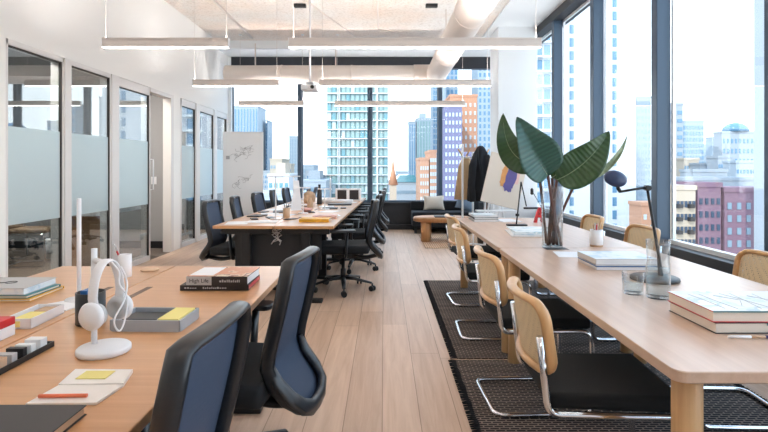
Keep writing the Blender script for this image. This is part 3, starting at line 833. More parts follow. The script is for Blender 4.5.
# coat stand
t = thing('coat_stand', 'slim white coat stand with pegs, left of the canvas easel', 'coat stand', (1.05, 6.85, 0))
for x, y, zt in ((0, 0, 1.60), (.16, .12, 1.50), (.30, 0, 1.50)):
    B().tube([(x, y, 0), (x, y, zt)], .014, 12).obj('pole', M['whitemetal'], t)
B().tube([(-.02, 0, 1.42), (.32, 0, 1.42)], .011, 10).obj('rail', M['whitemetal'], t)
B().tube([(0, 0, .25), (.16, .12, .25), (.3, 0, .25)], .010, 10).obj('stretcher', M['whitemetal'], t)
for x, dx in ((0, -.06), (.05, .05), (.3, .05)):
    B().tube([(x, 0, 1.44), (x + dx, -.03, 1.53)], .011, 8).obj('peg', M['legwood'], t)
def cloth(rings_spec, seed, folds=7, amp=.15, n=40):
    rings = []
    for z, cx, cy, wx, wy, fa in rings_spec:
        rg = []
        for i in range(n):
            a = 2 * PI * i / n
            k = 1 + fa * amp * math.sin(folds * a + seed) + fa * amp * .5 * math.sin(folds * 1.7 * a + 2 * seed + z * 6)
            rg.append((cx + wx * math.cos(a) * k, cy + wy * math.sin(a) * k, z))
        rings.append(rg)
    return rings
t = thing('jacket', 'dark navy jacket hanging from the white coat stand', 'jacket', (1.26, 6.78, 0))
B().loft(cloth([(1.575, .02, 0, .02, .02, 0), (1.55, .02, -.01, .05, .035, .2), (1.48, .02, -.02, .085, .05, .4), (1.38, .01, -.02, .11, .06, .7), (1.2, .01, -.02, .135, .065, 1), (1.0, .02, -.02, .155, .07, 1.1), (.86, .03, -.02, .16, .07, 1.2), (.84, .03, -.02, .15, .06, 1.2)], .4)).obj('jacket_body', M['jacket'], t)
B().tube([(-.05, -.05, 1.47), (-.10, -.08, 1.3), (-.12, -.09, 1.05), (-.10, -.09, .84)], [.035, .05, .048, .04], 14).obj('sleeve', M['jacket'], t)
B().tube([(.09, -.05, 1.45), (.145, -.07, 1.25), (.165, -.08, 1.02), (.15, -.08, .9)], [.035, .045, .045, .04], 14).obj('sleeve', M['jacket'], t)
B().tube([(-.02, -.045, 1.56), (-.04, -.075, 1.42), (-.01, -.1, 1.25)], [.012, .022, .01], 8).obj('lapel', M['jacket'], t)
t = thing('tote_bag', 'tan canvas garment hanging behind the dark jacket', 'garment', (1.12, 6.98, 0))
B().loft(cloth([(1.44, .02, 0, .02, .02, 0), (1.40, .0, 0, .06, .035, .3), (1.3, -.01, 0, .09, .05, .7), (1.1, -.01, 0, .11, .05, 1), (.85, -.01, 0, .125, .055, 1.1)], 1.3, 6)).obj('garment_body', M['tancloth'], t)
t.name = 'canvas_garment'

# easel with canvas
t = thing('easel', 'white easel standing behind the far end of the oak tables', 'easel', (1.40, 6.50, 0))
for p in ([(-.17, -.02, 0), (.0, .05, 1.30)], [(.2, -.02, 0), (.04, .05, 1.30)], [(.04, .45, 0), (.02, .08, 1.3)]):
    B().tube(p, .013, 10).obj('leg', M['whitemetal'], t)
B().box(-.24, .24, -.17, .01, .733, .751, .003).obj('ledge', M['whitemetal'], t)
t = thing('canvas_painting', 'cream canvas with violet and ochre brush strokes tilted on the white easel', 'painting', (1.425, 6.36, .815), rot=(math.radians(-8), math.radians(14), math.radians(-3)))
B().box(-.235, .235, -.012, .012, 0, .64, .004).obj('stretched_canvas', M['canvas'], t)
def blob(pts, y, mat, name):
    b_ = B(); n = len(pts); v = [(x, y, z) for x, z in pts] + [(x, y + .002, z) for x, z in pts]
    b_._add(v, [list(range(n)), [n + i for i in range(n)][::-1]] + [[i, (i + 1) % n, n + (i + 1) % n, n + i] for i in range(n)])
    b_.obj(name, M[mat], t)
r_ = random.Random(5)
def rag(cx, cz, w_, h_, n=34, j=.2, sl=0):
    o_ = []
    for i in range(n):
        a = 2 * PI * i / n; k = 1 + r_.uniform(-j, j)
        x = math.copysign(abs(math.cos(a)) ** .6, math.cos(a)) * w_ * k; z = math.copysign(abs(math.sin(a)) ** .6, math.sin(a)) * h_ * (1 + r_.uniform(-j, j) * .6)
        o_.append((cx + x + z * sl, cz + z))
    return o_
blob(rag(-.02, .37, .035, .13, sl=.0), -.0145, 'ochre', 'paint_stroke')
blob(rag(.145, .40, .03, .09), -.0145, 'rose', 'paint_stroke')
blob(rag(.07, .38, .06, .19, sl=.05), -.017, 'purple', 'paint_stroke')

# potted plant by column
t = thing('potted_plant', 'tall thin-leaved plant in a dark pot between coat stand and column', 'plant', (1.66, 8.35, 0))
B().lathe([(.10, .01), (.13, .02), (.15, .30), (.14, .31), (.13, .27), (.02, .26)], n=24).obj('pot', M['darkcover'], t)
B().tube([(0, 0, .25), (.01, 0, .9), (0, 0, 1.35)], [.014, .011, .007], 8).obj('trunk', M['stem'], t)
r_ = random.Random(21)
for k in range(16):
    a = r_.uniform(0, 2 * PI); z = r_.uniform(.8, 1.35); L = r_.uniform(.16, .24); c, s_ = math.cos(a), math.sin(a)
    b_ = B().grid(lambda u, v: (c * u * L - s_ * (v - .5) * .05 * math.sin(PI * min(1, u * .98 + .01)), s_ * u * L + c * (v - .5) * .05 * math.sin(PI * min(1, u * .98 + .01)), z + .22 * u - .14 * u * u), 8, 2)
    o = b_.obj('leaf', M['plantleaf'], t); o.modifiers.new('t', 'SOLIDIFY').thickness = .002

# ------------------------------------------------------------------ books helper
def book(label, loc, rz, w, d, h, cover, pages='pages', spine='front', cov2=None, group=None, name='book'):
    """w along x, d along y; spine on the front (-y) or left (-x) side, or none shown"""
    t = thing(name, label, 'book', loc, rz, group); c = .0025
    cv = B()
    cv.box(0, w, 0, d, 0, c, .0008); cv.box(0, w, 0, d, h - c, h, .0008)
    if spine == 'front': cv.box(0, w, 0, c, 0, h, .0008)
    elif spine == 'left': cv.box(0, c, 0, d, 0, h, .0008)
    elif spine == 'back': cv.box(0, w, d - c, d, 0, h, .0008)
    elif spine == 'right': cv.box(w - c, w, 0, d, 0, h, .0008)
    cv.obj('cover', M[cover], t)
    B().box(.004, w - .004, .004, d - .004, c, h - c).obj('pages', M[pages], t)
    if cov2: B().box(.001, w - .001, .003, d - .001, h, h + .0008).obj('cover_print', M[cov2], t)
    return t

T0 = .7405
# -------- near desk things
bk = book('thin black book with red page edges, bottom of the pair on the near desk', (-.897, 2.25, T0), math.radians(1), .30, .22, .024, 'darkcover', 'greypages')
B().box(.297, .301, .004, .218, .004, .02).obj('fore_edge', M['red'], bk)
def lettermarks(par, x, z, n, h):
    r_ = random.Random(n); m = B(); cx = x
    for k in range(n):
        w_ = r_.choice((.004, .006, .008)); m.box(cx, cx + w_, -.0012, .0004, z, z + h * r_.choice((.7, 1))); cx += w_ + .0035
    m.obj('spine_lettering', M['greycover'], par)
lettermarks(bk, .10, .008, 11, .008); lettermarks(bk, .02, .009, 5, .006)
bk = book('thick book with grey and black spine, top of the pair on the near desk', (-.868, 2.252, T0 + .0245), math.radians(-1), .268, .215, .038, 'darkcover', 'paper', cov2='covA')
B().box(-.001, .11, -.0022, .0, .0, .038, .0005).obj('spine_label', M['greycover'], bk)
text('title', 'High Life', .024, M['darkmetal'], bk, (.012, -.0028, .012), (PI / 2, 0, 0))
lettermarks(bk, .145, .013, 10, .011)
B().box(.004, .11, .02, .2, .0385, .0395).obj('cover_flap', M['paper'], bk)
# grey tray
t = thing('desk_tray', 'grey rectangular desk tray holding sticky notes on the near desk', 'tray', (-.785, 1.765, T0), math.radians(-2))
b_ = B(); w_, d_ = .118, .08
b_.rbox(-w_, w_, -d_, d_, 0, .006, .012)
b_.box(-w_, w_, -d_, -d_ + .006, .003, .038, .002); b_.box(-w_, w_, d_ - .006, d_, .003, .038, .002); b_.box(-w_, -w_ + .006, -d_, d_, .003, .038, .002); b_.box(w_ - .006, w_, -d_, d_, .003, .038, .002)
b_.box(.03, .034, -d_, d_, .003, .034)
b_.obj('tray_body', M['grey'], t)
o = B().box(.038, .108, -.07, .07, .0, .034, .001).obj('sticky_notes', M['yellow'], None, (-.785, 1.765, T0 + .0065), (0, 0, math.radians(-2))); tag(o, 'pad of pale yellow sticky notes inside the grey desk tray', 'sticky notes')
o = B().box(-.105, .02, -.03, .06, 0, .02, .003).obj('card_holder', M['darkmetal'], None, (-.785, 1.765, T0 + .0065), (0, 0, math.radians(-2))); tag(o, 'black card case lying inside the grey desk tray', 'case')
# headphone stand
hp = (-.822, 1.503)
t = thing('headphone_stand', 'white headphone stand with oval foot on the near desk', 'stand', (hp[0], hp[1], T0))
B().lathe([(.070, 0), (.073, .003), (.073, .014), (.069, .018)], n=40).obj('foot', M['white'], t)
B().tube([(-.04, .02, .016), (-.04, .02, .30)], .0085, 14).obj('pole', M['white'], t)
B().tube([(-.04, .02, .265), (-.0, -.005, .262)], .009, 12).obj('hook', M['white'], t)
t = thing('headphones', 'white over-ear headphones with white cable hung on the white stand', 'headphones', (hp[0] + .014, hp[1] - .01, T0 + .20), math.radians(76))
pts = []
for k in range(21):
    a = PI * k / 20
    pts.append((.052 * math.cos(a) * (1.0), 0, -.03 + .10 * math.sin(a)))
pts = [(.045, 0, -.065)] + pts + [(-.045, 0, -.065)]
B().tube(pts, .017, 12, sx=1.0, sy=.3, up=(0, 1, 0)).obj('headband', M['white'], t)
for s in (-1, 1):
    q = Tr(s * .048, 0, -.078) @ Ry(s * PI / 2) @ Rx(0)
    c = B().lathe([(.004, -.006), (.028, -.004), (.038, .002), (.040, .012), (.034, .02), (.0, .022)], n=28, mtx=q); e = c.obj('ear_cup', M['white'], t)
    q2 = Tr(s * .048, 0, -.078) @ Ry(-s * PI / 2)
    B().lathe([(.034, .0), (.035, .006), (.03, .018), (.018, .018), (.016, .01)], n=28, mtx=q2).obj('ear_pad', M['greycover'], e)
B().tube(arc([(.0, -.012, .07), (.03, -.02, .03), (.01, -.03, .0), (.045, -.035, -.04), (.03, -.04, -.10), (.005, -.04, -.145), (-.02, -.035, -.10), (.02, -.045, -.05), (.05, -.03, .0), (.02, -.03, .05)], .03, 6), .0028, 8).obj('cable', M['white'], t)
# black cup
t = thing('black_cup', 'black cylindrical pen pot behind the white headphones', 'cup', (-1.02, 1.78, T0))
B().lathe([(.044, 0), (.047, .003), (.047, .11), (.043, .11), (.043, .01), (.0, .008)], n=28).obj('cup_body', M['darkmetal'], t)
o = B().box(-.012, .012, -.025, .025, .01, .118, .002).obj('eraser', M['blue'], None, (-1.03, 1.78, T0)); tag(o, 'blue pack sticking out of the black pen pot', 'pack')
# tall white post
t = thing('white_desk_post', 'tall slim white post lamp standing on the near desk behind the black pot', 'desk lamp', (-1.245, 2.09, T0))
B().lathe([(.05, 0), (.052, .004), (.05, .008)], n=24).obj('foot', M['white'], t)
B().tube([(0, 0, .006), (0, 0, .415)], .0085, 14).obj('post', M['white'], t)
# white cup with pens
t = thing('white_cup', 'white cylindrical cup with pens on the far end of the near desk', 'cup', (-1.285, 2.54, T0))
B().lathe([(.029, 0), (.031, .003), (.031, .112), (.028, .112), (.028, .006), (0, .005)], n=24).obj('cup_body', M['white'], t)
for dx, dy, mat, lab in ((-.055, 0, 'greycover', 'grey pen leaning left out of the white cup'), (-.03, -.02, 'red', 'red pen in the white cup on the near desk')):
    o = B().tube([(.01, 0, .012), (dx, dy, .165 if mat != 'red' else .13)], .0045, 8).obj('pen', M[mat], None, (-1.285, 2.54, T0)); tag(o, lab, 'pen')
o = B().cyl((0, 0), .045, 0, .006, 24).obj('cork_coaster', M['tan'], None, (-1.235, 2.70, T0)); tag(o, 'tan cork coaster beside the white pen cup', 'coaster')
# notebook
t = thing('open_notebook', 'open cream notebook lying at the front of the near desk', 'notebook', (0, 0, T0))
P = [(-.812, 1.16), (-.655, 1.165), (-.625, 1.25), (-.662, 1.352), (-.815, 1.352), (-.80, 1.255)]
def sheet(pts, z0, z1, name, mat, par): B().prism(pts, z0, z1).obj(name, M[mat], par)
sheet([(-.812, 1.16), (-.655, 1.165), (-.642, 1.262), (-.80, 1.258)], 0, .006, 'page_block', 'notepaper', t)
sheet([(-.80, 1.2585), (-.642, 1.2625), (-.662, 1.35), (-.815, 1.352)], 0, .009, 'page_block', 'notepaper', t)
o = B().tube([(-.80, 1.187, .0), (-.69, 1.19, .0)], .0045, 8).obj('marker', M['orange'], None, (0, 0, T0 + .011)); tag(o, 'orange marker lying on the open notebook', 'marker')
o = B().box(-.775, -.70, 1.285, 1.335, 0, .0015).obj('sticky_note', M['yellow'], None, (0, 0, T0 + .0095)); tag(o, 'pale yellow note stuck on the open notebook', 'sticky note')
book('black notebook with brown edge cut off at the bottom left corner', (-1.02, .82, T0), 0, .37, .30, .022, 'darkcover', 'tan')
# white small tray
t = thing('white_tray', 'small white open box with yellow label among items on the left desk', 'box', (-1.235, 1.81, T0), math.radians(2))
b_ = B(); w_, d_ = .048, .095
b_.box(-w_, w_, -d_, d_, 0, .004); b_.box(-w_, w_, -d_, -d_ + .004, 0, .034, .001); b_.box(-w_, w_, d_ - .004, d_, 0, .034, .001); b_.box(-w_, -w_ + .004, -d_, d_, 0, .034, .001); b_.box(w_ - .004, w_, -d_, d_, 0, .034, .001)
b_.obj('box_body', M['white'], t)
B().box(-.01, .012, -d_ - .001, -d_, .006, .026).obj('label_patch', M['yellow'], t)
o = B().box(-.035, .03, -.05, .05, 0, .02, .002).obj('note_block', M['yellow'], None, (-1.235, 1.79, T0 + .0045)); tag(o, 'pale block of notes inside the small white open box', 'note block')
o = B().box(-.025, .03, -.03, .03, 0, .022, .003).obj('small_pack', M['tan'], None, (-1.235, 1.87, T0 + .0045)); tag(o, 'small tan pack inside the back of the white open box', 'pack')
# organizer
t = thing('card_rack', 'long black card rack at the left edge, filled with upright samples', 'rack', (-1.03, 1.35, T0))
b_ = B(); b_.box(-.032, .032, -.2, .2, 0, .006, .002); b_.box(.028, .032, -.2, .2, 0, .016, .001); b_.box(-.032, -.028, -.2, .2, 0, .016, .001); b_.box(-.032, .032, .196, .2, 0, .016)
b_.obj('rack_body', M['darkmetal'], t)
for i, (y, w_, mat, lab) in enumerate(((.165, .03, 'paper', 'white sample block at the far end of the black card rack'), (.12, .02, 'covB', 'pale printed sample block behind the black one in the rack'), (.085, .018, 'darkmetal', 'black sample block in the card rack'), (.045, .022, 'greycover', 'grey sample block in the card rack'), (.005, .025, 'tan', 'tan sample block in the card rack'), (-.05, .03, 'paper', 'white sample block in the middle of the card rack'), (-.11, .03, 'ochre', 'ochre sample block at the near end of the card rack'))):
    o = B().box(-.024, .024, -w_ / 2, w_ / 2, 0, .03 - .002 * i % .004, .0015).obj('sample_block', M[mat], None, (-1.03, 1.35 + y, T0 + .0065)); tag(o, lab, 'sample block', 'sample blocks in the black card rack')
t = thing('carton', 'small red-topped white carton at the left edge of the photo', 'carton', (-1.255, 1.62, T0))
B().box(-.06, .06, -.04, .04, 0, .035, .002).obj('carton_base', M['white'], t); B().box(-.06, .06, -.04, .04, .0352, .06, .002).obj('carton_lid', M['red'], t)
# left book pile
book('thin cream and yellow book, bottom of the pile on the left desk', (-1.735, 2.05, T0), math.radians(2), .31, .235, .012, 'amber', 'pages', spine='back')
book('teal book, middle of the pile on the left desk', (-1.72, 2.07, T0 + .0125), math.radians(-1), .28, .21, .012, 'teal', 'pages', spine='back')
book('thick pale grey book, top of the pile on the left desk', (-1.73, 2.065, T0 + .025), math.radians(1), .275, .215, .028, 'greycover', 'covC', spine='left')
t = thing('eyeglasses', 'thin wire eyeglasses lying on the pile of books on the left desk', 'eyeglasses', (-1.60, 2.15, T0 + .055), .3)
for s in (-1, 1): B().tube([(s * .03 + .022 * math.cos(2 * PI * k / 16), .018 * math.sin(2 * PI * k / 16), .003) for k in range(16)], .0014, 6, closed=True).obj('rim', M['darkmetal'], t)
B().tube([(-.008, 0, .003), (.008, 0, .003)], .0014, 6).obj('bridge', M['darkmetal'], t)
o = B().prism([(-1.36, 1.98), (-1.20, 1.93), (-1.165, 2.08), (-1.25, 2.12)], 0, .004).obj('folded_paper', M['paper'], None, (0, 0, T0)); tag(o, 'folded white sheet between the book pile and the black pot', 'paper')

# -------- right table things
t = thing('glass_vase', 'tall clear glass vase of brown stems at the join of the oak tables', 'vase', (1.15, 3.50, T0))
B().lathe([(.066, 0), (.070, .004), (.070, .415), (.067, .415), (.067, .012), (.0, .010)], n=32).obj('vase_glass', M['cglass'], t)
B().lathe([(.0, .0112), (.0665, .0112), (.0665, .13), (.0, .13)], n=28).obj('water', M['water'], t)
o = B().box(-.075, .075, -.045, .045, 0, .001).obj('vase_mat', M['darkmetal'], None, (1.15, 3.43, .7401)); tag(o, 'thin dark mat at the foot of the glass vase', 'mat')
def leafthing(label, base, mid, tip, width, nrm, mat, fold=.35, stem0=None, lobes=True, curl=0.):
    """leaf from base to tip through mid; nrm = direction its face looks to"""
    t = thing('leaf_stem', label, 'leaf', (0, 0, 0), 0)
    base, mid, tip, nrm = Vector(base), Vector(mid), Vector(tip), Vector(nrm).normalized()
    def cen(u): return base * (1 - u) ** 2 + mid * 2 * u * (1 - u) + tip * u * u
    def tang(u): return ((mid - base) * 2 * (1 - u) + (tip - mid) * 2 * u).normalized()
    def prof(u):
        return (max(0, math.sin(PI * u ** .62)) ** .75) * (1.0 if u > .02 else .2) if 0 < u < 1 else 0.001
    def fn(u, v):
        a = (v - .5) * 2; T_ = tang(u); S = T_.cross(nrm).normalized(); N = S.cross(T_)
        w_ = width / 2 * prof(u); wav = .010 * math.sin(u * 11 + (2 if a > 0 else 0)) * abs(a)
        return cen(u) + S * a * w_ + N * (abs(a) * w_ * fold + wav - curl * a * a * w_)
    b_ = B().grid(fn, 28, 12, uvs=True); o = b_.obj('leaf_blade', M[mat], t); o.modifiers.new('t', 'SOLIDIFY').thickness = .0018
    B().tube([cen(k / 10) + nrm * -.001 for k in range(10)], [.0045 - .0035 * k / 10 for k in range(10)], 6).obj('midrib', M['leafp'], t)
    s0 = Vector(stem0 if stem0 else (1.15, 3.5, T0 + .02))
    m_ = (s0 + base) / 2 + Vector((0, 0, .04))
    B().tube([s0 * (1 - q) ** 2 + m_ * 2 * q * (1 - q) + base * q * q for q in [k / 10 for k in range(11)]], .0095, 8).obj('stalk', M['stem'], t)
def W(px, py, y): return ((px - 384) / F * y, y, CZ - (py - 168) / F * y)
leafthing('big green leaf leaning left behind the others in the vase', W(538, 164, 3.55), W(503, 164, 3.62), W(503, 113, 3.66), .20, (-.25, -1, .1), 'leaf', .25, (1.12, 3.53, T0 + .02))
leafthing('broad folded green leaf at the front centre of the vase', W(548, 176, 3.42), W(536, 158, 3.38), W(517, 117, 3.44), .30, (.12, -1, .1), 'leafb', .42, (1.17, 3.46, T0 + .02))
leafthing('broad green leaf leaning right out of the vase', W(557, 180, 3.46), W(590, 166, 3.40), W(609, 131, 3.42), .25, (.1, -1, .25), 'leaf', .38, (1.12, 3.47, T0 + .02))
leafthing('small green leaf at the middle between the two broad ones', W(552, 178, 3.52), W(565, 166, 3.52), W(585, 160, 3.55), .13, (.2, -.8, .5), 'leaf', .15, (1.18, 3.52, T0 + .02))
leafthing('narrow pale leaf edge rising at the far right of the bouquet', W(576, 182, 3.54), W(618, 172, 3.6), W(627, 135, 3.6), .05, (-.6, -1, .1), 'leafp', .5, (1.15, 3.54, T0 + .02))
r_ = random.Random(9)
for k, lab in enumerate(('brown cut stem leaning left inside the vase', 'brown cut stem crossing to the right inside the vase', 'thick upright brown stem in the middle of the vase')):
    p0 = [(1.115, 3.48), (1.125, 3.46), (1.155, 3.49)][k]; p1 = [(1.145, 3.47), (1.20, 3.47), (1.16, 3.48)][k]
    if k == 1: p0 = (1.20, 3.465); p1 = (1.125, 3.47)
    o = B().tube([(p0[0], p0[1], T0 + .015), ((p0[0] + p1[0]) / 2, p0[1], T0 + .2), (p1[0], p1[1], T0 + .40)], .010, 10).obj('cut_stem', M['stem'], None); tag(o, lab, 'stem', 'brown stems in the vase')
# far book pile
for i, (w_, h_, cov, lab) in enumerate(((.25, .022, 'greycover', 'grey book at the bottom of the pile on the far end of the oak tables'), (.24, .02, 'darkcover', 'dark book in the middle of the pile on the far end of the oak tables'), (.23, .022, 'covC', 'pale book on top of the pile on the far end of the oak tables'))):
    book(lab, (.90 + .005 * i, 5.12 + .01 * i, T0 + (0, .0225, .043)[i]), math.radians((1, -2, 2)[i]), w_, .30, h_, cov, 'paper', 'left')
o = B().box(0, .2, 0, .28, 0, .006).obj('magazine', M['paper'], None, (1.19, 5.08, T0), (0, 0, .2)); tag(o, 'white magazine right of the book pile at the far table end', 'magazine')
# black desk lamp
t = thing('architect_lamp', 'thin black folded desk lamp on the further oak table', 'desk lamp', (1.25, 4.80, T0))
B().rbox(-.10, .09, -.05, .05, 0, .012, .03).obj('base', M['darkmetal'], t)
B().tube([(-.01, 0, .01), (.00, 0, .09), (.035, 0, .41)], .0065, 10).obj('lower_arm', M['darkmetal'], t)
B().tube([(.035, 0, .41), (.085, 0, .18)], .0055, 10).obj('upper_arm', M['darkmetal'], t)
B().lathe([(.016, -.012), (.018, 0), (.016, .012)], (.0, 0, .10), 14).obj('joint', M['darkmetal'], t)
B().rbox(.06, .19, -.02, .02, .155, .172, .012).obj('lamp_head', M['darkmetal'], t)
# red A shape
t = thing('red_stand', 'small red A-shaped metal ornament on the further oak table', 'ornament', (1.535, 5.07, T0))
b_ = B(); z = .15
for s in (-1, 1): b_.prism([(s * .055, 0), (s * .022, 0), (s * -.004, z), (s * .012, z)][::s], -.012, .012, Rx(PI / 2))
b_.box(-.026, .026, -.011, .011, .05, .075)
b_.obj('ornament_body', M['red'], t)
t = thing('mini_lamp', 'tiny black gooseneck lamp behind the red ornament', 'lamp', (1.62, 5.22, T0))
B().lathe([(.03, 0), (.03, .008)], n=20).obj('base', M['darkmetal'], t)
B().tube([(0, 0, .005), (-.02, 0, .15), (-.09, 0, .27), (-.11, 0, .30)], .0035, 8).obj('neck', M['darkmetal'], t)
B().lathe([(.004, -.035), (.016, -.025), (.016, .02), (.006, .035)], (-.112, 0, .30), 14).obj('lamp_head', M['darkmetal'], t)
# magazines
for i in range(3):
    o = B().box(0, .30, 0, .40, 0, .011, .002).obj('magazine', M[('paper', 'covC', 'covB')[i]], None, (1.0 + .02 * i, 4.02 + .012 * i, T0 + .0115 * i), (0, 0, math.radians((-6, -10, -3)[i])))
    tag(o, ('white magazine at the bottom of the stack behind the vase', 'bluish magazine in the middle of the stack behind the vase', 'pale magazine on top of the stack behind the vase')[i], 'magazine')
o = B().box(0, .30, 0, .21, 0, .0015).obj('paper_sheet', M['paper'], None, (1.06, 3.10, T0), (0, 0, math.radians(-8))); tag(o, 'white sheet of paper beside the white boxed books', 'paper')
# blue white books
bk = book('white book with blue spine band, bottom of the pair left of the carafe', (1.12, 2.70, T0), math.radians(-1), .34, .27, .026, 'greypages', 'paper', 'left')
B().box(-.001, .341, -.001, .271, .018, .0225).obj('blue_band', M['blue'], bk)
bk = book('white book on top of the blue-edged one left of the carafe', (1.122, 2.71, T0 + .0265), math.radians(0), .335, .262, .030, 'greypages', 'paper', 'left', cov2='covC')
text('title', '20', .03, M['blue'], bk, (.29, .03, .0312), (0, 0, 0))
# pen cup
t = thing('pen_cup', 'white pen cup with a wood foot on the near oak table', 'cup', (1.465, 3.53, T0))
B().lathe([(.042, 0), (.043, .012), (.0, .012)], n=24).obj('wood_foot', M['tan'], t)
B().lathe([(.041, .0122), (.043, .014), (.043, .115), (.040, .115), (.040, .02), (0, .018)], n=24).obj('cup_body', M['white'], t)
for k, (dx, dy, mat, lab) in enumerate(((-.02, .01, 'tan', 'natural wood pencil in the white pen cup on the oak table'), (.015, .015, 'pink', 'pink pencil in the white pen cup on the oak table'), (.03, -.01, 'tan', 'second wood pencil leaning right in the white pen cup'), (-.005, -.015, 'red', 'red pencil in the white pen cup on the oak table'), (.0, .025, 'grey', 'grey pencil in the white pen cup on the oak table'))):
    o = B().tube([(-dx * .4, -dy * .4, .024), (dx, dy, .15 + .008 * (k % 3))], .0042, 7).obj('pencil', M[mat], None, (1.465, 3.53, T0)); tag(o, lab, 'pencil')
# tumbler
t = thing('glass_tumbler', 'low clear water glass left of the carafe', 'glass', (1.07, 2.20, T0))
B().lathe([(.038, 0), (.041, .003), (.044, .092), (.042, .092), (.039, .012), (.0, .01)], n=32).obj('glass_body', M['cglass'], t)
B().lathe([(.0, .0125), (.0385, .0125), (.040, .045), (.0, .045)], n=28).obj('water', M['water'], t)
t = thing('glass_carafe', 'tall clear glass carafe of water in front of the navy lamp', 'carafe', (1.14, 2.13, T0))
B().lathe([(.042, 0), (.046, .004), (.047, .13), (.042, .155), (.0435, .18), (.046, .24), (.044, .24), (.0415, .18), (.040, .155), (.0445, .13), (.044, .012), (0, .01)], n=36).obj('carafe_glass', M['cglass'], t)
B().lathe([(.0, .0125), (.0435, .0125), (.044, .125), (.0, .125)], n=28).obj('water', M['water'], t)
# navy lamp
t = thing('navy_lamp', 'black armed desk lamp with navy oval shade by the carafe', 'desk lamp', (1.305, 2.47, T0))
B().lathe([(.105, 0), (.11, .004), (.108, .014), (.10, .018), (.02, .022)], n=36).obj('base', M['darkmetal'], t)
B().tube([(.03, 0, .015), (.02, 0, .12), (-.035, 0, .44)], [.012, .0075, .0065], 10).obj('pole', M['darkmetal'], t)
B().tube([(-.02, 0, .45), (-.165, 0, .425)], .006, 10).obj('arm', M['darkmetal'], t)
B().tube([(-.035, -.018, .443), (-.035, .018, .443)], .013, 14).obj('joint', M['darkmetal'], t)
B().tube([(-.165, 0, .425), (-.182, -.01, .445)], .009, 10).obj('shade_knuckle', M['darkmetal'], t)
q = Tr(-.19, 0, .487) @ Rz(-.1) @ Ry(math.radians(14)) @ Rx(math.radians(74))
B().lathe([(.004, -.018), (.033, -.015), (.051, -.006), (.055, .003), (.052, .012), (.033, .022), (.003, .026)], n=32, mtx=q, sy=.74).obj('shade', M['navy'], t)
# right books
bk = book('thick black-edged book at the bottom of the pair on the near right table corner', (1.078, 1.665, T0), math.radians(.5), .42, .27, .036, 'darkcover', 'pages', 'none')
B().box(.17, .42, .0, .002, .026, .036).obj('cover_tab', M['teal'], bk)
bk = book('red-edged book with pale map cover on top of the pair at the near right', (1.071, 1.668, T0 + .0365), math.radians(-.5), .42, .272, .036, 'red', 'pages', 'none', cov2='covB')
rr = random.Random(4); ln = B()
for k in range(9):
    ln.tube([(.06 + .04 * k, .02 + rr.uniform(0, .05), .0373), (.09 + .035 * k + rr.uniform(-.04, .04), .14, .0373), (.05 + .04 * k, .25 - rr.uniform(0, .06), .0373)], .0008, 4)
ln.obj('map_lines', M['greycover'], bk)
B().box(.002, .42, -.0005, .001, .0325, .0365).obj('blue_edge', M['teal'], bk)
t = thing('felt_pen', 'white felt pen with a lilac band in front of the thick books', 'pen', (1.09, 1.620, T0 + .0055), math.radians(-1))
B().tube([(0, 0, 0), (.07, 0, 0)], .005, 10).obj('cap', M['white'], t); B().tube([(.07, 0, 0), (.115, 0, 0)], .0045, 10).obj('grip', M['tan'], t); B().tube([(.115, 0, 0), (.2, 0, 0)], .005, 10).obj('barrel', M['purple'], t)

# -------- far bench things
def on(x, y, dz=0): p = fd(x, y); return (p.x, p.y, T0 + dz)
def flat(name, label, x, y, w_, d_, h_, mat, rz=0, cat=None, group=None, dz=0):
    o = B().box(-w_ / 2, w_ / 2, -d_ / 2, d_ / 2, 0, h_, min(.002, h_ * .3)).obj(name, M[mat], None, on(x, y, dz), (0, 0, FR + rz)); tag(o, label, cat or name.replace('_', ' '), group); return o
book('amber-yellow thick book at the front of the far bench', on(.17, .34), FR, .30, .2, .03, 'amber', 'pages')
book('beige book behind the amber-yellow one on the far bench', on(.24, .72), FR + .05, .26, .2, .028, 'rose', 'pages')
flat('folder', 'pale pink folder at the near end of the far bench beside the seam', -.2, .35, .3, .22, .006, 'paper', .1)
flat('phone', 'black phone near the front of the far bench at left', -.36, .62, .07, .14, .009, 'darkmetal', .4)
flat('notebook', 'charcoal notebook on the glass-wall side of the far bench', -.42, .95, .15, .21, .012, 'darkcover', -.2)
flat('phone', 'black phone between the tan pen cup and the seam', .03, .6, .07, .14, .009, 'darkmetal', -.6)
flat('notebook', 'dark notebook by the second chair of the glass-wall side', -.3, 1.5, .15, .21, .012, 'darkcover', .2)
flat('paper_sheet', 'white sheet spread before the second chair of the far bench', -.35, 1.25, .21, .29, .0012, 'paper', .3, 'paper')
flat('paper_sheet', 'white sheet on the aisle side of the far bench mid-way', .3, 1.6, .21, .29, .0012, 'paper', -.3, 'paper')
flat('notebook', 'black notebook on the aisle side of the far bench mid-way', .25, 2.05, .2, .25, .012, 'darkcover', .1)
flat('laptop', 'closed dark laptop on the aisle side at the back of the far bench', .3, 2.75, .34, .24, .018, 'darkmetal', .05)
flat('notebook', 'small dark notebook at the back of the glass-wall side of the far bench', -.3, 2.4, .15, .21, .012, 'darkcover', -.3)
for k, (x, y, rz, lab) in enumerate(((-.42, .25, .2, 'white sheet at the near left corner of the far bench'), (-.15, 1.1, -.2, 'white sheet beside the seam before the white screen'), (.38, 1.1, .3, 'white sheet on the aisle edge of the far bench'), (-.44, 1.85, -.3, 'white sheet before the third glass-side chair'), (.15, 2.4, .15, 'white sheet behind the black mid-way notebook'), (-.2, 2.75, .25, 'white sheet beside the round tan speaker'), (-.45, 2.8, .1, 'white sheet before the fourth glass-side chair'), (.4, 3.3, -.1, 'white sheet at the aisle edge near the picture box'))):
    flat('paper_sheet', lab, x, y, .21, .29, .0011, 'paper', rz, 'paper')
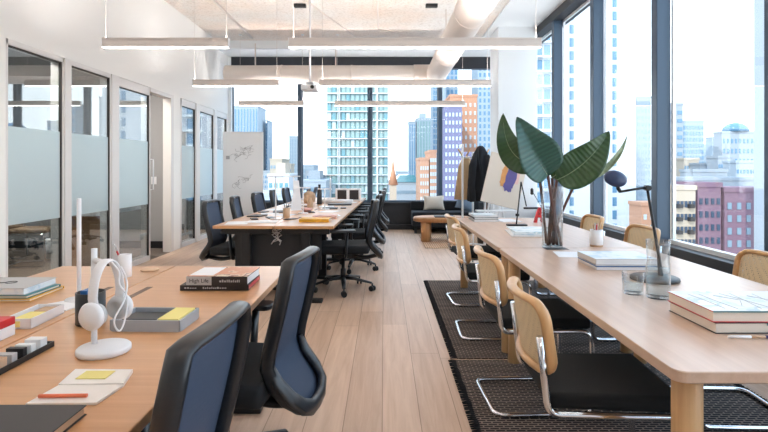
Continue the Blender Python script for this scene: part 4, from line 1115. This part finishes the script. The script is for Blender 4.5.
for k, (x, y, rz, lab) in enumerate(((-.22, .75, .5, 'dark phone left of the tan pen cup on the far bench'), (-.48, 1.45, -.2, 'dark phone at the glass-side edge of the far bench'), (.1, 1.45, .3, 'dark phone right of the pink bowl on the far bench'), (.42, 2.1, .1, 'dark phone on the aisle edge by the middle notebook'), (-.1, 2.35, .6, 'dark phone beside the seam in the middle of the far bench'))):
    flat('phone', lab, x, y, .075, .15, .009, 'darkmetal', rz, dz=.0015)
t = thing('tan_pen_cup', 'tan pen cup with dark pens near the seam of the far bench', 'cup', on(-.07, .86))
B().lathe([(.036, 0), (.038, .003), (.038, .1), (.034, .1), (.034, .01), (0, .008)], n=20).obj('cup_body', M['tan'], t)
for k, (dx, dy) in enumerate(((-.03, .01), (.0, .02), (.03, -.01))):
    p = on(-.07, .86); o = B().tube([(-dx * .4, -dy * .4, .014), (dx, dy, .15)], .004, 6).obj('pen', M['darkmetal'], None, p); tag(o, 'dark pen standing in the tan cup on the far bench', 'pen', 'pens in the tan cup on the far bench')
t = thing('pink_bowl', 'pink low bowl on the far bench behind the beige book', 'bowl', on(.04, 1.5))
B().lathe([(.03, 0), (.065, .03), (.07, .05), (.06, .05), (.03, .015), (0, .012)], n=24).obj('bowl_body', M['pink'], t)
t = thing('wicker_ball', 'round tan woven speaker on the far bench behind the white sheet screen', 'speaker', on(-.2, 3.0))
B().lathe([(.05, 0), (.085, .03), (.1, .09), (.085, .15), (.04, .185), (.0, .19)], n=24).obj('speaker_body', M['tan'], t)
t = thing('tan_bottle', 'squat tan bottle beside the seam in the middle of the far bench', 'bottle', on(.0, 1.95))
B().lathe([(.035, 0), (.04, .01), (.04, .1), (.02, .13), (.018, .15), (.0, .15)], n=20).obj('bottle_body', M['tan'], t)
t = thing('black_bottle', 'tall dark green-black bottle standing on the far bench', 'bottle', on(-.02, 2.85))
B().lathe([(.034, 0), (.037, .01), (.037, .2), (.018, .24), (.018, .27), (.0, .27)], n=20).obj('bottle_body', M['darkcover'], t); B().cyl((0, 0), .02, .27, .295, 16).obj('cap', M['darkmetal'], t)
lampdefs = ((-.13, .62, .44, 'nearest slim white task lamp on the far bench with a T-shaped head'), (-.28, 2.25, .42, 'slim white task lamp on the glass side in the middle of the far bench'), (.03, 1.3, .30, 'short slim white task lamp right of the tan cup on the far bench'), (.2, 1.9, .26, 'slim white task lamp on the aisle side of the far bench'), (.08, 3.3, .42, 'slim white task lamp at the back of the far bench'))
lp = None
for x, y, h_, lab in lampdefs:
    t = thing('task_lamp', lab, 'desk lamp', on(x, y), FR, 'slim white task lamps on the far bench')
    B().lathe([(.06, 0), (.062, .004), (.06, .01)], n=24).obj('foot', M['white'], t)
    B().tube([(0, 0, .008), (0, 0, h_)], .007, 10).obj('pole', M['white'], t)
    B().rbox(-.09, .09, -.012, .012, h_, h_ + .012, .01).obj('lamp_head', M['white'], t)
t = thing('white_screen', 'white translucent sheet screen standing between task lamps on the far bench', 'screen', on(-.14, 1.75), FR + .5)
B().prism([(-.075, 0), (.075, 0), (.03, .38), (-.03, .38)], -.003, .003, Rx(PI / 2)).obj('screen_panel', M['whitemetal'], t)
B().box(-.08, .08, -.04, .04, 0, .008).obj('foot', M['white'], t)
t = thing('picture_box', 'white box with two dark picture panels at the back of the far bench', 'box', on(.32, 3.75), FR)
B().box(-.21, .21, -.06, .06, 0, .20, .003).obj('box_body', M['white'], t)
for x in (-.10, .1): B().box(x - .075, x + .075, -.062, -.06, .02, .175).obj('picture_panel', M['darkcover'], t)
for k, (a, dz) in enumerate(((.3, .0), (-.15, .05))):
    p = on(.2, 3.15 + .1 * k, .026); o = B().tube([(-.25 * math.cos(a), -.25 * math.sin(a), 0), (.25 * math.cos(a), .25 * math.sin(a), 0)], .025, 16).obj('paper_roll', M['paper'], None, p, (0, 0, FR)); tag(o, ('rolled white paper lying nearer on the back of the far bench', 'rolled white paper lying against the picture box on the far bench')[k], 'paper roll')
for k, (x, y, lab) in enumerate(((-.4, 3.2, 'open laptop on the glass side of the far bench near the end'), (-.42, 4.0, 'open laptop at the very end of the far bench on the glass side'))):
    t = thing('open_laptop', lab, 'laptop', on(x, y), FR + PI / 2)
    B().box(-.16, .16, -.11, .11, 0, .014, .003).obj('keyboard_deck', M['greycover'], t)
    B().box(-.16, .16, -.004, .004, 0, .21, .002, Tr(0, -.11, .012) @ Rx(math.radians(15))).obj('lid', M['darkmetal'], t)

# -------- meeting room
for k, (x, y) in enumerate(((-3.95, 4.6), (-3.95, 6.8), (-3.95, 9.5))):  # unseen glowing panels added to brighten the rooms behind the glass
    t = thing('added_fill_panel', ('added fill panel over the near end of the meeting room', 'added fill panel over the far end of the meeting room', 'added fill panel in the small room behind the doorway')[k], 'fill light', (x, y, 2.745))
    B().box(-.31, .31, -.31, .31, -.02, 0, .002).obj('frame', M['white'], t); B().box(-.28, .28, -.28, .28, -.024, -.0202).obj('diffuser', M['fillpanelglow'], t)
t = thing('meeting_table', 'white meeting table with wood slab base behind the glass partition', 'table', (-3.72, 6.2, 0))
B().rbox(-.28, .29, -.05, 1.1, .70, .75, .05).obj('tabletop', M['white'], t)
B().box(-.09, -.02, .05, .9, 0, .70, .004).obj('slab_leg', M['benchwood'], t)
M['tanseat'] = pbr('tan_leather_seat', 'A58C74', .6)
M['walnut'] = wood('dark_bent_wood', '6B5848', '857060', 'Z', .4)
for k, (x, y, a, lab) in enumerate(((-4.62, 6.75, 8, 'cantilever chair just behind the first glass pane'), (-5.25, 6.95, -5, 'cantilever chair in the middle of the row behind the first glass pane'), (-5.9, 6.7, 10, 'cantilever chair deepest in the meeting room at left'))):
    if k: dup(mc, lab, (x, y, 0), math.radians(a))
    else: mc = cane_chair(lab, (x, y, 0), math.radians(a), 'walnut', 'tanseat')
t = thing('waste_bin', 'small white waste bin on the meeting room carpet', 'bin', (-4.72, 7.3, 0))
B().lathe([(.09, 0), (.12, .27), (.115, .27), (.085, .01), (0, .01)], n=24).obj('bin_body', M['white'], t)

# ------------------------------------------------------------------ the city
G = -34.0
M['ground'] = pbr('street_asphalt', '6C7074', .9, var=.15, vscale=.1)
struct('ground', B().box(-500, 900, 14, 1500, G - 1, G), M['ground'])
for k, c in dict(bwhite='C3CAD0', bwhiteb='9BA3AA', bpale='929FA9', bpale2='A2ACB4', bcream='B4A796', bsalmon='B98E74', bmauveshade='7C6270', bvioletshade='6F6F8C', borange='B8876A', bgrey='8F989F', bteal='6C8688', bhaze='96A3AD').items():  # pale and haze tones carry the distance haze in the facade colour
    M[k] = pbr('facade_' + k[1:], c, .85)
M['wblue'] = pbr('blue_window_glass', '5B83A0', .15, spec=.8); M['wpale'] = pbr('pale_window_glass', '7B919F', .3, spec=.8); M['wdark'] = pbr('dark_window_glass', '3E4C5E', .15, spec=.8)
M['wgreen'] = pbr('sea_green_window_glass', '7C9A9A', .12, spec=.9); M['slab'] = pbr('balcony_slab', 'D8DFE2', .7); M['wteal'] = pbr('teal_window_glass', '4F8894', .12, spec=.9)
M['wlit'] = pbr('white_curtained_window', 'B4C4CA', .4)
def building(name, label, x0, x1, y0, y1, ztop, wall, win, nx, nz, wx, wz, zlo=-16, roof=None, faces='F', cat='building', mull=False, slabs=False, z0=G, ns=None, zhi=None):
    if x0 / y0 > .45 and y0 > 50: y1 = y0 + 4.5   # shallow blocks of the right-hand skyline
    cx, cy = (x0 + x1) / 2, (y0 + y1) / 2; hx, hy = (x1 - x0) / 2, (y1 - y0) / 2
    t = thing(name, label, cat, (cx, cy, 0))
    b_ = B(); b_.box(-hx, hx, -hy, hy, z0, ztop)
    b_.obj('wall', M[wall], t)
    b_ = B(); b_.box(-hx - .15, hx + .15, -hy - .15, hy + .15, ztop, ztop + .6); b_.obj('parapet', M[wall], t)
    if roof: B().box(-hx * .5, hx * .4, -hy * .5, hy * .5, ztop + .6, ztop + 3.4).obj('plant_room', M[roof], t)
    zhi = zhi if zhi is not None else ztop - 1
    spots = []
    for j in range(nz):
        zc = zlo + (zhi - zlo) * (j + .5) / nz
        if 'F' in faces:
            for i in range(nx): spots.append((-hx + 2 * hx * (i + .5) / nx, -hy, zc, 0))
        nn = ns or max(2, int(nx * hy / hx))
        for i in range(nn):
            yy = -hy + 2 * hy * (i + .5) / nn
            if 'L' in faces: spots.append((-hx, yy, zc, 1))
            if 'R' in faces: spots.append((hx, yy, zc, 1))
    d = .12
    spots.sort(key=lambda s: (s[0] ** 2 * 0 + abs(s[2] + 2)))
    meshes = {}
    for ori in (0, 1):
        b_ = B()
        if ori == 0: b_.box(-wx / 2, wx / 2, -d, d, -wz / 2, wz / 2)
        else: b_.box(-d, d, -wx / 2, wx / 2, -wz / 2, wz / 2)
        me = bpy.data.meshes.new('window'); b_.bm.to_mesh(me); b_.bm.free(); me.materials.append(M[win]); meshes[ori] = me
    for x, y, z, ori in spots[:96]:
        o = bpy.data.objects.new('window', meshes[ori]); COL.objects.link(o); o.parent = t; o.location = (x, y, z)
    if len(spots) > 96:
        b_ = B()
        for x, y, z, ori in spots[96:]:
            if ori == 0: b_.box(x - wx / 2, x + wx / 2, y - d, y + d, z - wz / 2, z + wz / 2)
            else: b_.box(x - d, x + d, y - wx / 2, y + wx / 2, z - wz / 2, z + wz / 2)
        o = b_.obj('windows', M[win], t); o['kind'] = 'stuff'
    if slabs:
        for j in range(nz + 1):
            z = zlo + (zhi - zlo) * j / nz
            B().box(-hx - .5, hx + .5, -hy - .9, -hy + .3, z - .16, z + .16).obj('floor_slab', M['slab'], t)
    return t
def bp(px0, px1, y, pytop): return ((px0 - 384) / F * y, (px1 - 384) / F * y, CZ + (168 - pytop) / F * y)
# central glass tower
x0, x1, zt = bp(327, 388, 170, 40)
t = building('glass_tower', 'tall sea-green glass residential tower with white floor slabs in the centre far window', x0, x1, 170, 188, zt + 12, 'bteal', 'wgreen', 13, 19, 1.05, 2.3, zlo=-13, slabs=True, zhi=44)
r_ = random.Random(2)
for o in list(t.children):
    if o.name.startswith('window') and 'stuff' not in o.keys() and r_.random() < .28 and o.get('kind') is None:
        pass
nx = 6
for k, (i, j) in enumerate(r_.sample([(a, b) for a in range(13) for b in range(19)], 60)):
    mt = 'wteal' if k % 2 else 'wlit'
    hx = (x1 - x0) / 2
    B().box(-.56, .56, -.16, .1, -1.2, 1.2).obj('pane', M[mt], t, (-hx + 2 * hx * (i + .5) / 13, -9.05, -13 + 57 * (j + .5) / 19))
for x in (-6.2, -6.0, 6.6): B().box(x - .25, x + .25, -9.8, -9, -20, zt + 10).obj('facade_fin', M['slab'], t)
# left far buildings
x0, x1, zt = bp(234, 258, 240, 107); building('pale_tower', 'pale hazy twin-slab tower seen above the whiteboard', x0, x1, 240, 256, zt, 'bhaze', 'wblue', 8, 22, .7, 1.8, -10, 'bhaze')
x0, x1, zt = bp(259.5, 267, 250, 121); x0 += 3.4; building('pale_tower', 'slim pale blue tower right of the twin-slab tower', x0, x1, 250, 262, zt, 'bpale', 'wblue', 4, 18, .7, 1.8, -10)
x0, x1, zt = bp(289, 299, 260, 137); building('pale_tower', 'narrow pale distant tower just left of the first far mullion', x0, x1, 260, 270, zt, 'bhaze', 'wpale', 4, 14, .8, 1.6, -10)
x0, x1, zt = bp(268, 289, 130, 176); building('low_building', 'low white building with a green-lettered sign band behind the task lamp', x0, x1, 130, 144, zt, 'bwhite', 'wteal', 4, 3, .8, 1.2, -10, 'bcream')
x0, x1, zt = bp(270, 282, 190, 160); building('low_building', 'cream building with yellow top floor left of the first far mullion', x0, x1, 190, 205, zt, 'bcream', 'wpale', 4, 6, .8, 1.2, -16)
x0, x1, zt = bp(300, 326, 150, 182); building('low_building', 'low pale roofs between the first mullion and the glass tower', x0, x1, 150, 167, zt, 'bpale2', 'wpale', 8, 4, 1, 1.4, -14, 'bgrey')
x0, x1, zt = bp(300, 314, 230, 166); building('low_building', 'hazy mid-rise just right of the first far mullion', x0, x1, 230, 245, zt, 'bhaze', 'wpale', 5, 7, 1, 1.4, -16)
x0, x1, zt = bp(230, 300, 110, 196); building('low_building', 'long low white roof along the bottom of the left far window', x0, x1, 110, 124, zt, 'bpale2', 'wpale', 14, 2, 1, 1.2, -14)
for k, (pa, pb, yy, tp, wl, lab) in enumerate(((262, 272, 215, 172, 'bwhiteb', 'small white block beyond the task lamp on the left skyline'), (283, 291, 212, 165, 'bcream', 'cream block left of the narrow distant tower'), (306, 318, 205, 172, 'bwhiteb', 'white block between the first mullion and the glass tower'), (318, 326, 215, 176, 'bgrey', 'grey block tucked against the glass tower'), (396, 408, 300, 172, 'bhaze', 'distant low block between the church and the slim cream tower'))):
    x0, x1, zt = bp(pa, pb, yy, tp); building('mid_rise', lab, x0, x1, yy, yy + 8, zt, wl, 'wblue', 4, 7, .6, 1.1, -16)
# right of tower
x0, x1, zt = bp(409, 416, 260, 122); building('pale_tower', 'slim cream tower with dark window column in the third far window', x0, x1, 262, 272, zt, 'bhaze', 'wblue', 3, 22, .6, 1.6, -14)
x0, x1, zt = bp(416.6, 431, 262, 119); building('pale_tower', 'pale blue-green tower beside the slim cream one', x0, x1, 262, 276, zt, 'bpale', 'wgreen', 5, 22, .9, 1.6, -14, 'bhaze')
x0, x1, zt = bp(396, 418, 160, 184); t = building('low_building', 'low building with a broad teal roof beyond the church spire', x0, x1, 160, 176, zt, 'bpale2', 'wpale', 8, 3, 1, 1, -14)
hx = (x1 - x0) / 2; B().prism([(-hx - .4, 0), (hx + .4, 0), (hx - 1.2, 2.2), (-hx + 1.2, 2.2)], -8.5, 8.5, Tr(0, 0, zt + .6) @ Rx(PI / 2)).obj('hipped_roof', M['wteal'], t)
t = thing('church', 'stone church tower with a red spire right of the glass tower', 'church', ((393 - 384) / F * 135, 135, 0))
B().box(-.9, .9, -.9, .9, G, -3.2).obj('tower_wall', M['bcream'], t)
B().lathe([(1.3, -3.2), (.6, 0), (.05, 4.2)], n=8).obj('spire', M['borange'], t)
B().box(-1.2, 4, 1, 12, G, -8).obj('nave', M['bcream'], t)
x0, x1, zt = bp(420, 429, 120, 160); building('stepped_building', 'salmon mid-rise with square windows left of the third mullion', x0, x1, 120, 135, zt, 'bsalmon', 'wlit', 4, 9, .3, .9, -14)
x0, x1, zt = bp(429.9, 436.5, 120, 146); building('stepped_building', 'taller step of the salmon mid-rise by the third mullion', x0, x1, 120, 134, zt - 1.5, 'bsalmon', 'wlit', 3, 11, .4, .9, -14)
x0, x1, zt = bp(433, 442, 210, 60); building('pale_tower', 'grey-blue tower right behind the third far mullion', x0, x1, 210, 222, zt, 'bpale', 'wblue', 4, 26, .7, 1.8, -14)
x0, x1, zt = bp(444.5, 462, 110, 106); building('brick_tower', 'brick tower with shade painted in violet-grey right of the third far mullion', x0, x1, 110, 124, zt, 'bvioletshade', 'wlit', 5, 15, .36, .8, -12)  # violet is the shade on the brick, put into the facade colour
x0, x1, zt = bp(455, 484, 116, 96); building('brick_tower', 'brick tower with sunlight painted in orange and bright windows behind the violet one', x0, x1, 124.5, 138, zt + 1, 'borange', 'wlit', 6, 15, .42, .9, -12)  # orange is sunlight on the same brick, put into the facade colour
x0, x1, zt = bp(462.5, 482, 110, 150); building('brick_tower', 'lower brick wing with painted violet shade behind the dark jacket', x0 + .05, x1, 110, 123, zt - 1, 'bvioletshade', 'wlit', 5, 10, .36, .8, -12)
x0, x1, zt = bp(446, 458, 230, 40); building('pale_tower', 'pale blue glass tower high behind the brick towers', x0, x1, 230, 244, zt, 'bhaze', 'wblue', 3, 24, 1.2, 2.2, -14)
x0, x1, zt = bp(478, 500, 205, 50); building('pale_tower', 'white tower with blue windows beside the column', x0, x1, 205, 220, zt, 'bhaze', 'wblue', 5, 24, .8, 1.6, -14)
# right side: white tower close behind the mullions
x0, x1, zt = bp(551, 636, 112, -120); t = building('white_tower', 'huge white slab tower with a column of blue windows filling the right windows', x0, x1, 112, 130, 66, 'bwhite', 'wblue', 2, 30, .9, 1.9, zlo=-22)
for o in list(t.children):
    if o.name.startswith('window'):
        if o.location.x > 0 : o.location.x = (x1 - x0) / 2 - 4.7
        else: o.location.x = -(x1 - x0) / 2 + 4.5
x0, x1, zt = bp(535, 551, 108, -120); building('blue_glass_tower', 'blue and white balconied tower between the column and the first right mullion', x0, x1, 108, 122, 66, 'bwhite', 'wblue', 2, 28, 1.3, 2.1, zlo=-22, slabs=True)
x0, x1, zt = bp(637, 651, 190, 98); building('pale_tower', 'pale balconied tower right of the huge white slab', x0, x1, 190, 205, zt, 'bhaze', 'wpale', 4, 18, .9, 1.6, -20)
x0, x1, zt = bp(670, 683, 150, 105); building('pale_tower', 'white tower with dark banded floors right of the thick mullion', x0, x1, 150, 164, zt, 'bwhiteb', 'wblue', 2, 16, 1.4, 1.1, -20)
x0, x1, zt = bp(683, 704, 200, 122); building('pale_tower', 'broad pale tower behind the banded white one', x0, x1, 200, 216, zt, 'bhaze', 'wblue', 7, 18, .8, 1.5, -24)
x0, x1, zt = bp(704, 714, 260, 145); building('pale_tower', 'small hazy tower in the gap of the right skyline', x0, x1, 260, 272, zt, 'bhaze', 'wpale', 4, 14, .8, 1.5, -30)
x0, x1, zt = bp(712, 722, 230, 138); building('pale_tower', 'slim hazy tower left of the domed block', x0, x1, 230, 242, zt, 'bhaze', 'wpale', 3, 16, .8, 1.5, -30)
x0, x1, zt = bp(722, 758, 170, 133); t = building('domed_block', 'white apartment block with a curved blue roof on the right skyline', x0, x1, 170, 188, zt, 'bwhiteb', 'wblue', 9, 12, .7, 1.5, -28)
hx = (x1 - x0) / 2
B().lathe([(hx * .72, 0), (hx * .66, 1.4), (hx * .4, 2.6), (.1, 3.1)], (0, 0, zt + .6), 24, sy=.8).obj('curved_roof', M['wblue'], t)
for k, (pa, pb, yy, tp, wl, lab) in enumerate(((684, 699, 140, 160, 'bcream', 'cream mid-rise block below the broad pale tower'), (700, 716, 135, 165, 'bgrey', 'grey mid-rise block below the small hazy towers'), (718, 733, 128, 158, 'bwhiteb', 'white mid-rise block left of the domed block'), (736, 756, 118, 163, 'bpale2', 'pale mid-rise block under the domed block'))):
    x0, x1, zt = bp(pa, pb, yy, tp); building('mid_rise', lab, x0, x1, yy, yy + 5, zt, wl, 'wblue', 6, 8, .45, .9, -14)
x0, x1, zt = bp(690, 724, 105, 172); building('low_building', 'cream stepped roofs in front of the right skyline', x0, x1, 104, 118, zt, 'bwhiteb', 'wpale', 6, 4, .8, 1, -9)
x0, x1, zt = bp(670, 770, 96, 180); building('low_building', 'long white rooftop behind the brick apartments', x0, x1, 92, 100, zt, 'bwhiteb', 'wpale', 16, 2, .8, 1, -8)
# brick apartments right
x0, x1, zt = bp(672, 695.5, 66, 190); t = building('brick_apartments', 'cream-fronted apartment house with dark balconies at the left end of the brick row', x0, x1, 66, 78, zt, 'bcream', 'wdark', 6, 10, .34, .8, -19)
for j in range(10):
    for i in (1, 4):
        B().box(-.28, .28, -.7, 0, 0, .5).obj('balcony', M['gasket'], t, (-(x1 - x0) / 2 + (x1 - x0) * (i + .5) / 6, -2.25, -18.9 + j * 1.67))
x0, x1, zt = bp(697.8, 721, 66, 187); t = building('brick_apartments', 'brick apartment house with painted mauve shade in the middle of the right window', x0, x1, 66, 78.5, zt, 'bmauveshade', 'wdark', 4, 10, .38, .8, -19)  # mauve facade colour includes the purple shade lying on the brick
x0, x1, zt = bp(724.5, 768, 66, 192); building('brick_apartments', 'long brick apartment house with painted mauve shade and pale windows at the right', x0, x1 + 14, 66, 78, zt, 'bmauveshade', 'wpale', 16, 10, .5, .85, -19)
x0, x1, zt = bp(636, 668, 90, 205); building('brick_apartments', 'salmon brick house behind the lamp arm', x0, x1, 88, 100, zt, 'bsalmon', 'wlit', 5, 7, .5, .9, -19)
x0, x1, zt = bp(757, 775, 60, -80); building('scaffold_tower', 'narrow white gridded tower at the right edge of the window view', x0, x1, 56, 58, 34, 'bwhiteb', 'wpale', 3, 34, .45, 1.1, zlo=-18)
# towers mirrored in the partition glass: high blocks on the right side nearer the camera's flank
building('flank_tower', 'white balconied block off to the right, mirrored in the partition glass', 62, 82, 26, 44, 13, 'bwhite', 'wblue', 4, 12, 1.2, 1.5, -14, faces='L', ns=6)
building('flank_tower', 'low pale block off to the right, mirrored in the second glass pane', 70, 92, 4, 20, 4, 'bhaze', 'wpale', 4, 8, 1.2, 1.5, -14, faces='L', ns=6)

# ------------------------------------------------------------------ light
wd = bpy.data.worlds.new('sky'); SC.world = wd; wd.use_nodes = True; nt = wd.node_tree; nt.nodes.clear()
out = nt.nodes.new('ShaderNodeOutputWorld'); bg = nt.nodes.new('ShaderNodeBackground'); tc = nt.nodes.new('ShaderNodeTexCoord')
sp = nt.nodes.new('ShaderNodeSeparateXYZ'); cr = nt.nodes.new('ShaderNodeValToRGB')
nt.links.new(tc.outputs['Generated'], sp.inputs[0]); nt.links.new(sp.outputs[2], cr.inputs[0])
e = cr.color_ramp.elements; e[0].position = 0; e[0].color = (.88, .94, 1, 1); e[1].position = .55; e[1].color = (.50, .68, .92, 1)
x = e.new(.16); x.color = (.85, .93, 1, 1)
nt.links.new(cr.outputs[0], bg.inputs[0]); bg.inputs[1].default_value = 2.1; nt.links.new(bg.outputs[0], out.inputs[0])
def portal(loc, rot, sx, sy):
    l = bpy.data.lights.new('window_portal', 'AREA'); l.shape = 'RECTANGLE'; l.size = sx; l.size_y = sy; l.cycles.is_portal = True
    o = bpy.data.objects.new('window_portal', l); COL.objects.link(o); o.location = loc; o.rotation_euler = rot
portal((2.9, 3.8, 2.1), (0, PI / 2, 0), 3.1, 14); portal((-.2, YF + .1, 2.0), (-PI / 2, 0, 0), 6.0, 2.9)
sn = bpy.data.lights.new('sun', 'SUN'); sn.energy = 1.6; sn.angle = .02; sn.color = (1, .95, .88)
so = bpy.data.objects.new('sun', sn); COL.objects.link(so); so.rotation_euler = Vector((.38, .72, -.58)).to_track_quat('-Z', 'Y').to_euler()

# ------------------------------------------------------------------ camera
cam = bpy.data.cameras.new('camera'); cam.lens = 24.0; cam.sensor_width = 36.0; cam.sensor_fit = 'HORIZONTAL'; cam.shift_y = -48.0 / 768.0
cam.clip_start = .05; cam.clip_end = 3000
co = bpy.data.objects.new('camera', cam); COL.objects.link(co); co.location = (0, 0, CZ); co.rotation_euler = (PI / 2, 0, 0)
SC.camera = co
SC.view_settings.view_transform = 'Standard'; SC.view_settings.look = 'None'; SC.view_settings.exposure = .85; SC.view_settings.gamma = 1
SC.view_settings.use_curve_mapping = False
cy = SC.cycles
cy.use_denoising = True; cy.max_bounces = 9; cy.diffuse_bounces = 5; cy.glossy_bounces = 4; cy.transmission_bounces = 8; cy.transparent_max_bounces = 16
cy.caustics_reflective = False; cy.caustics_refractive = False; cy.sample_clamp_indirect = 6.; cy.blur_glossy = .5
cy.use_adaptive_sampling = True; cy.adaptive_threshold = .02
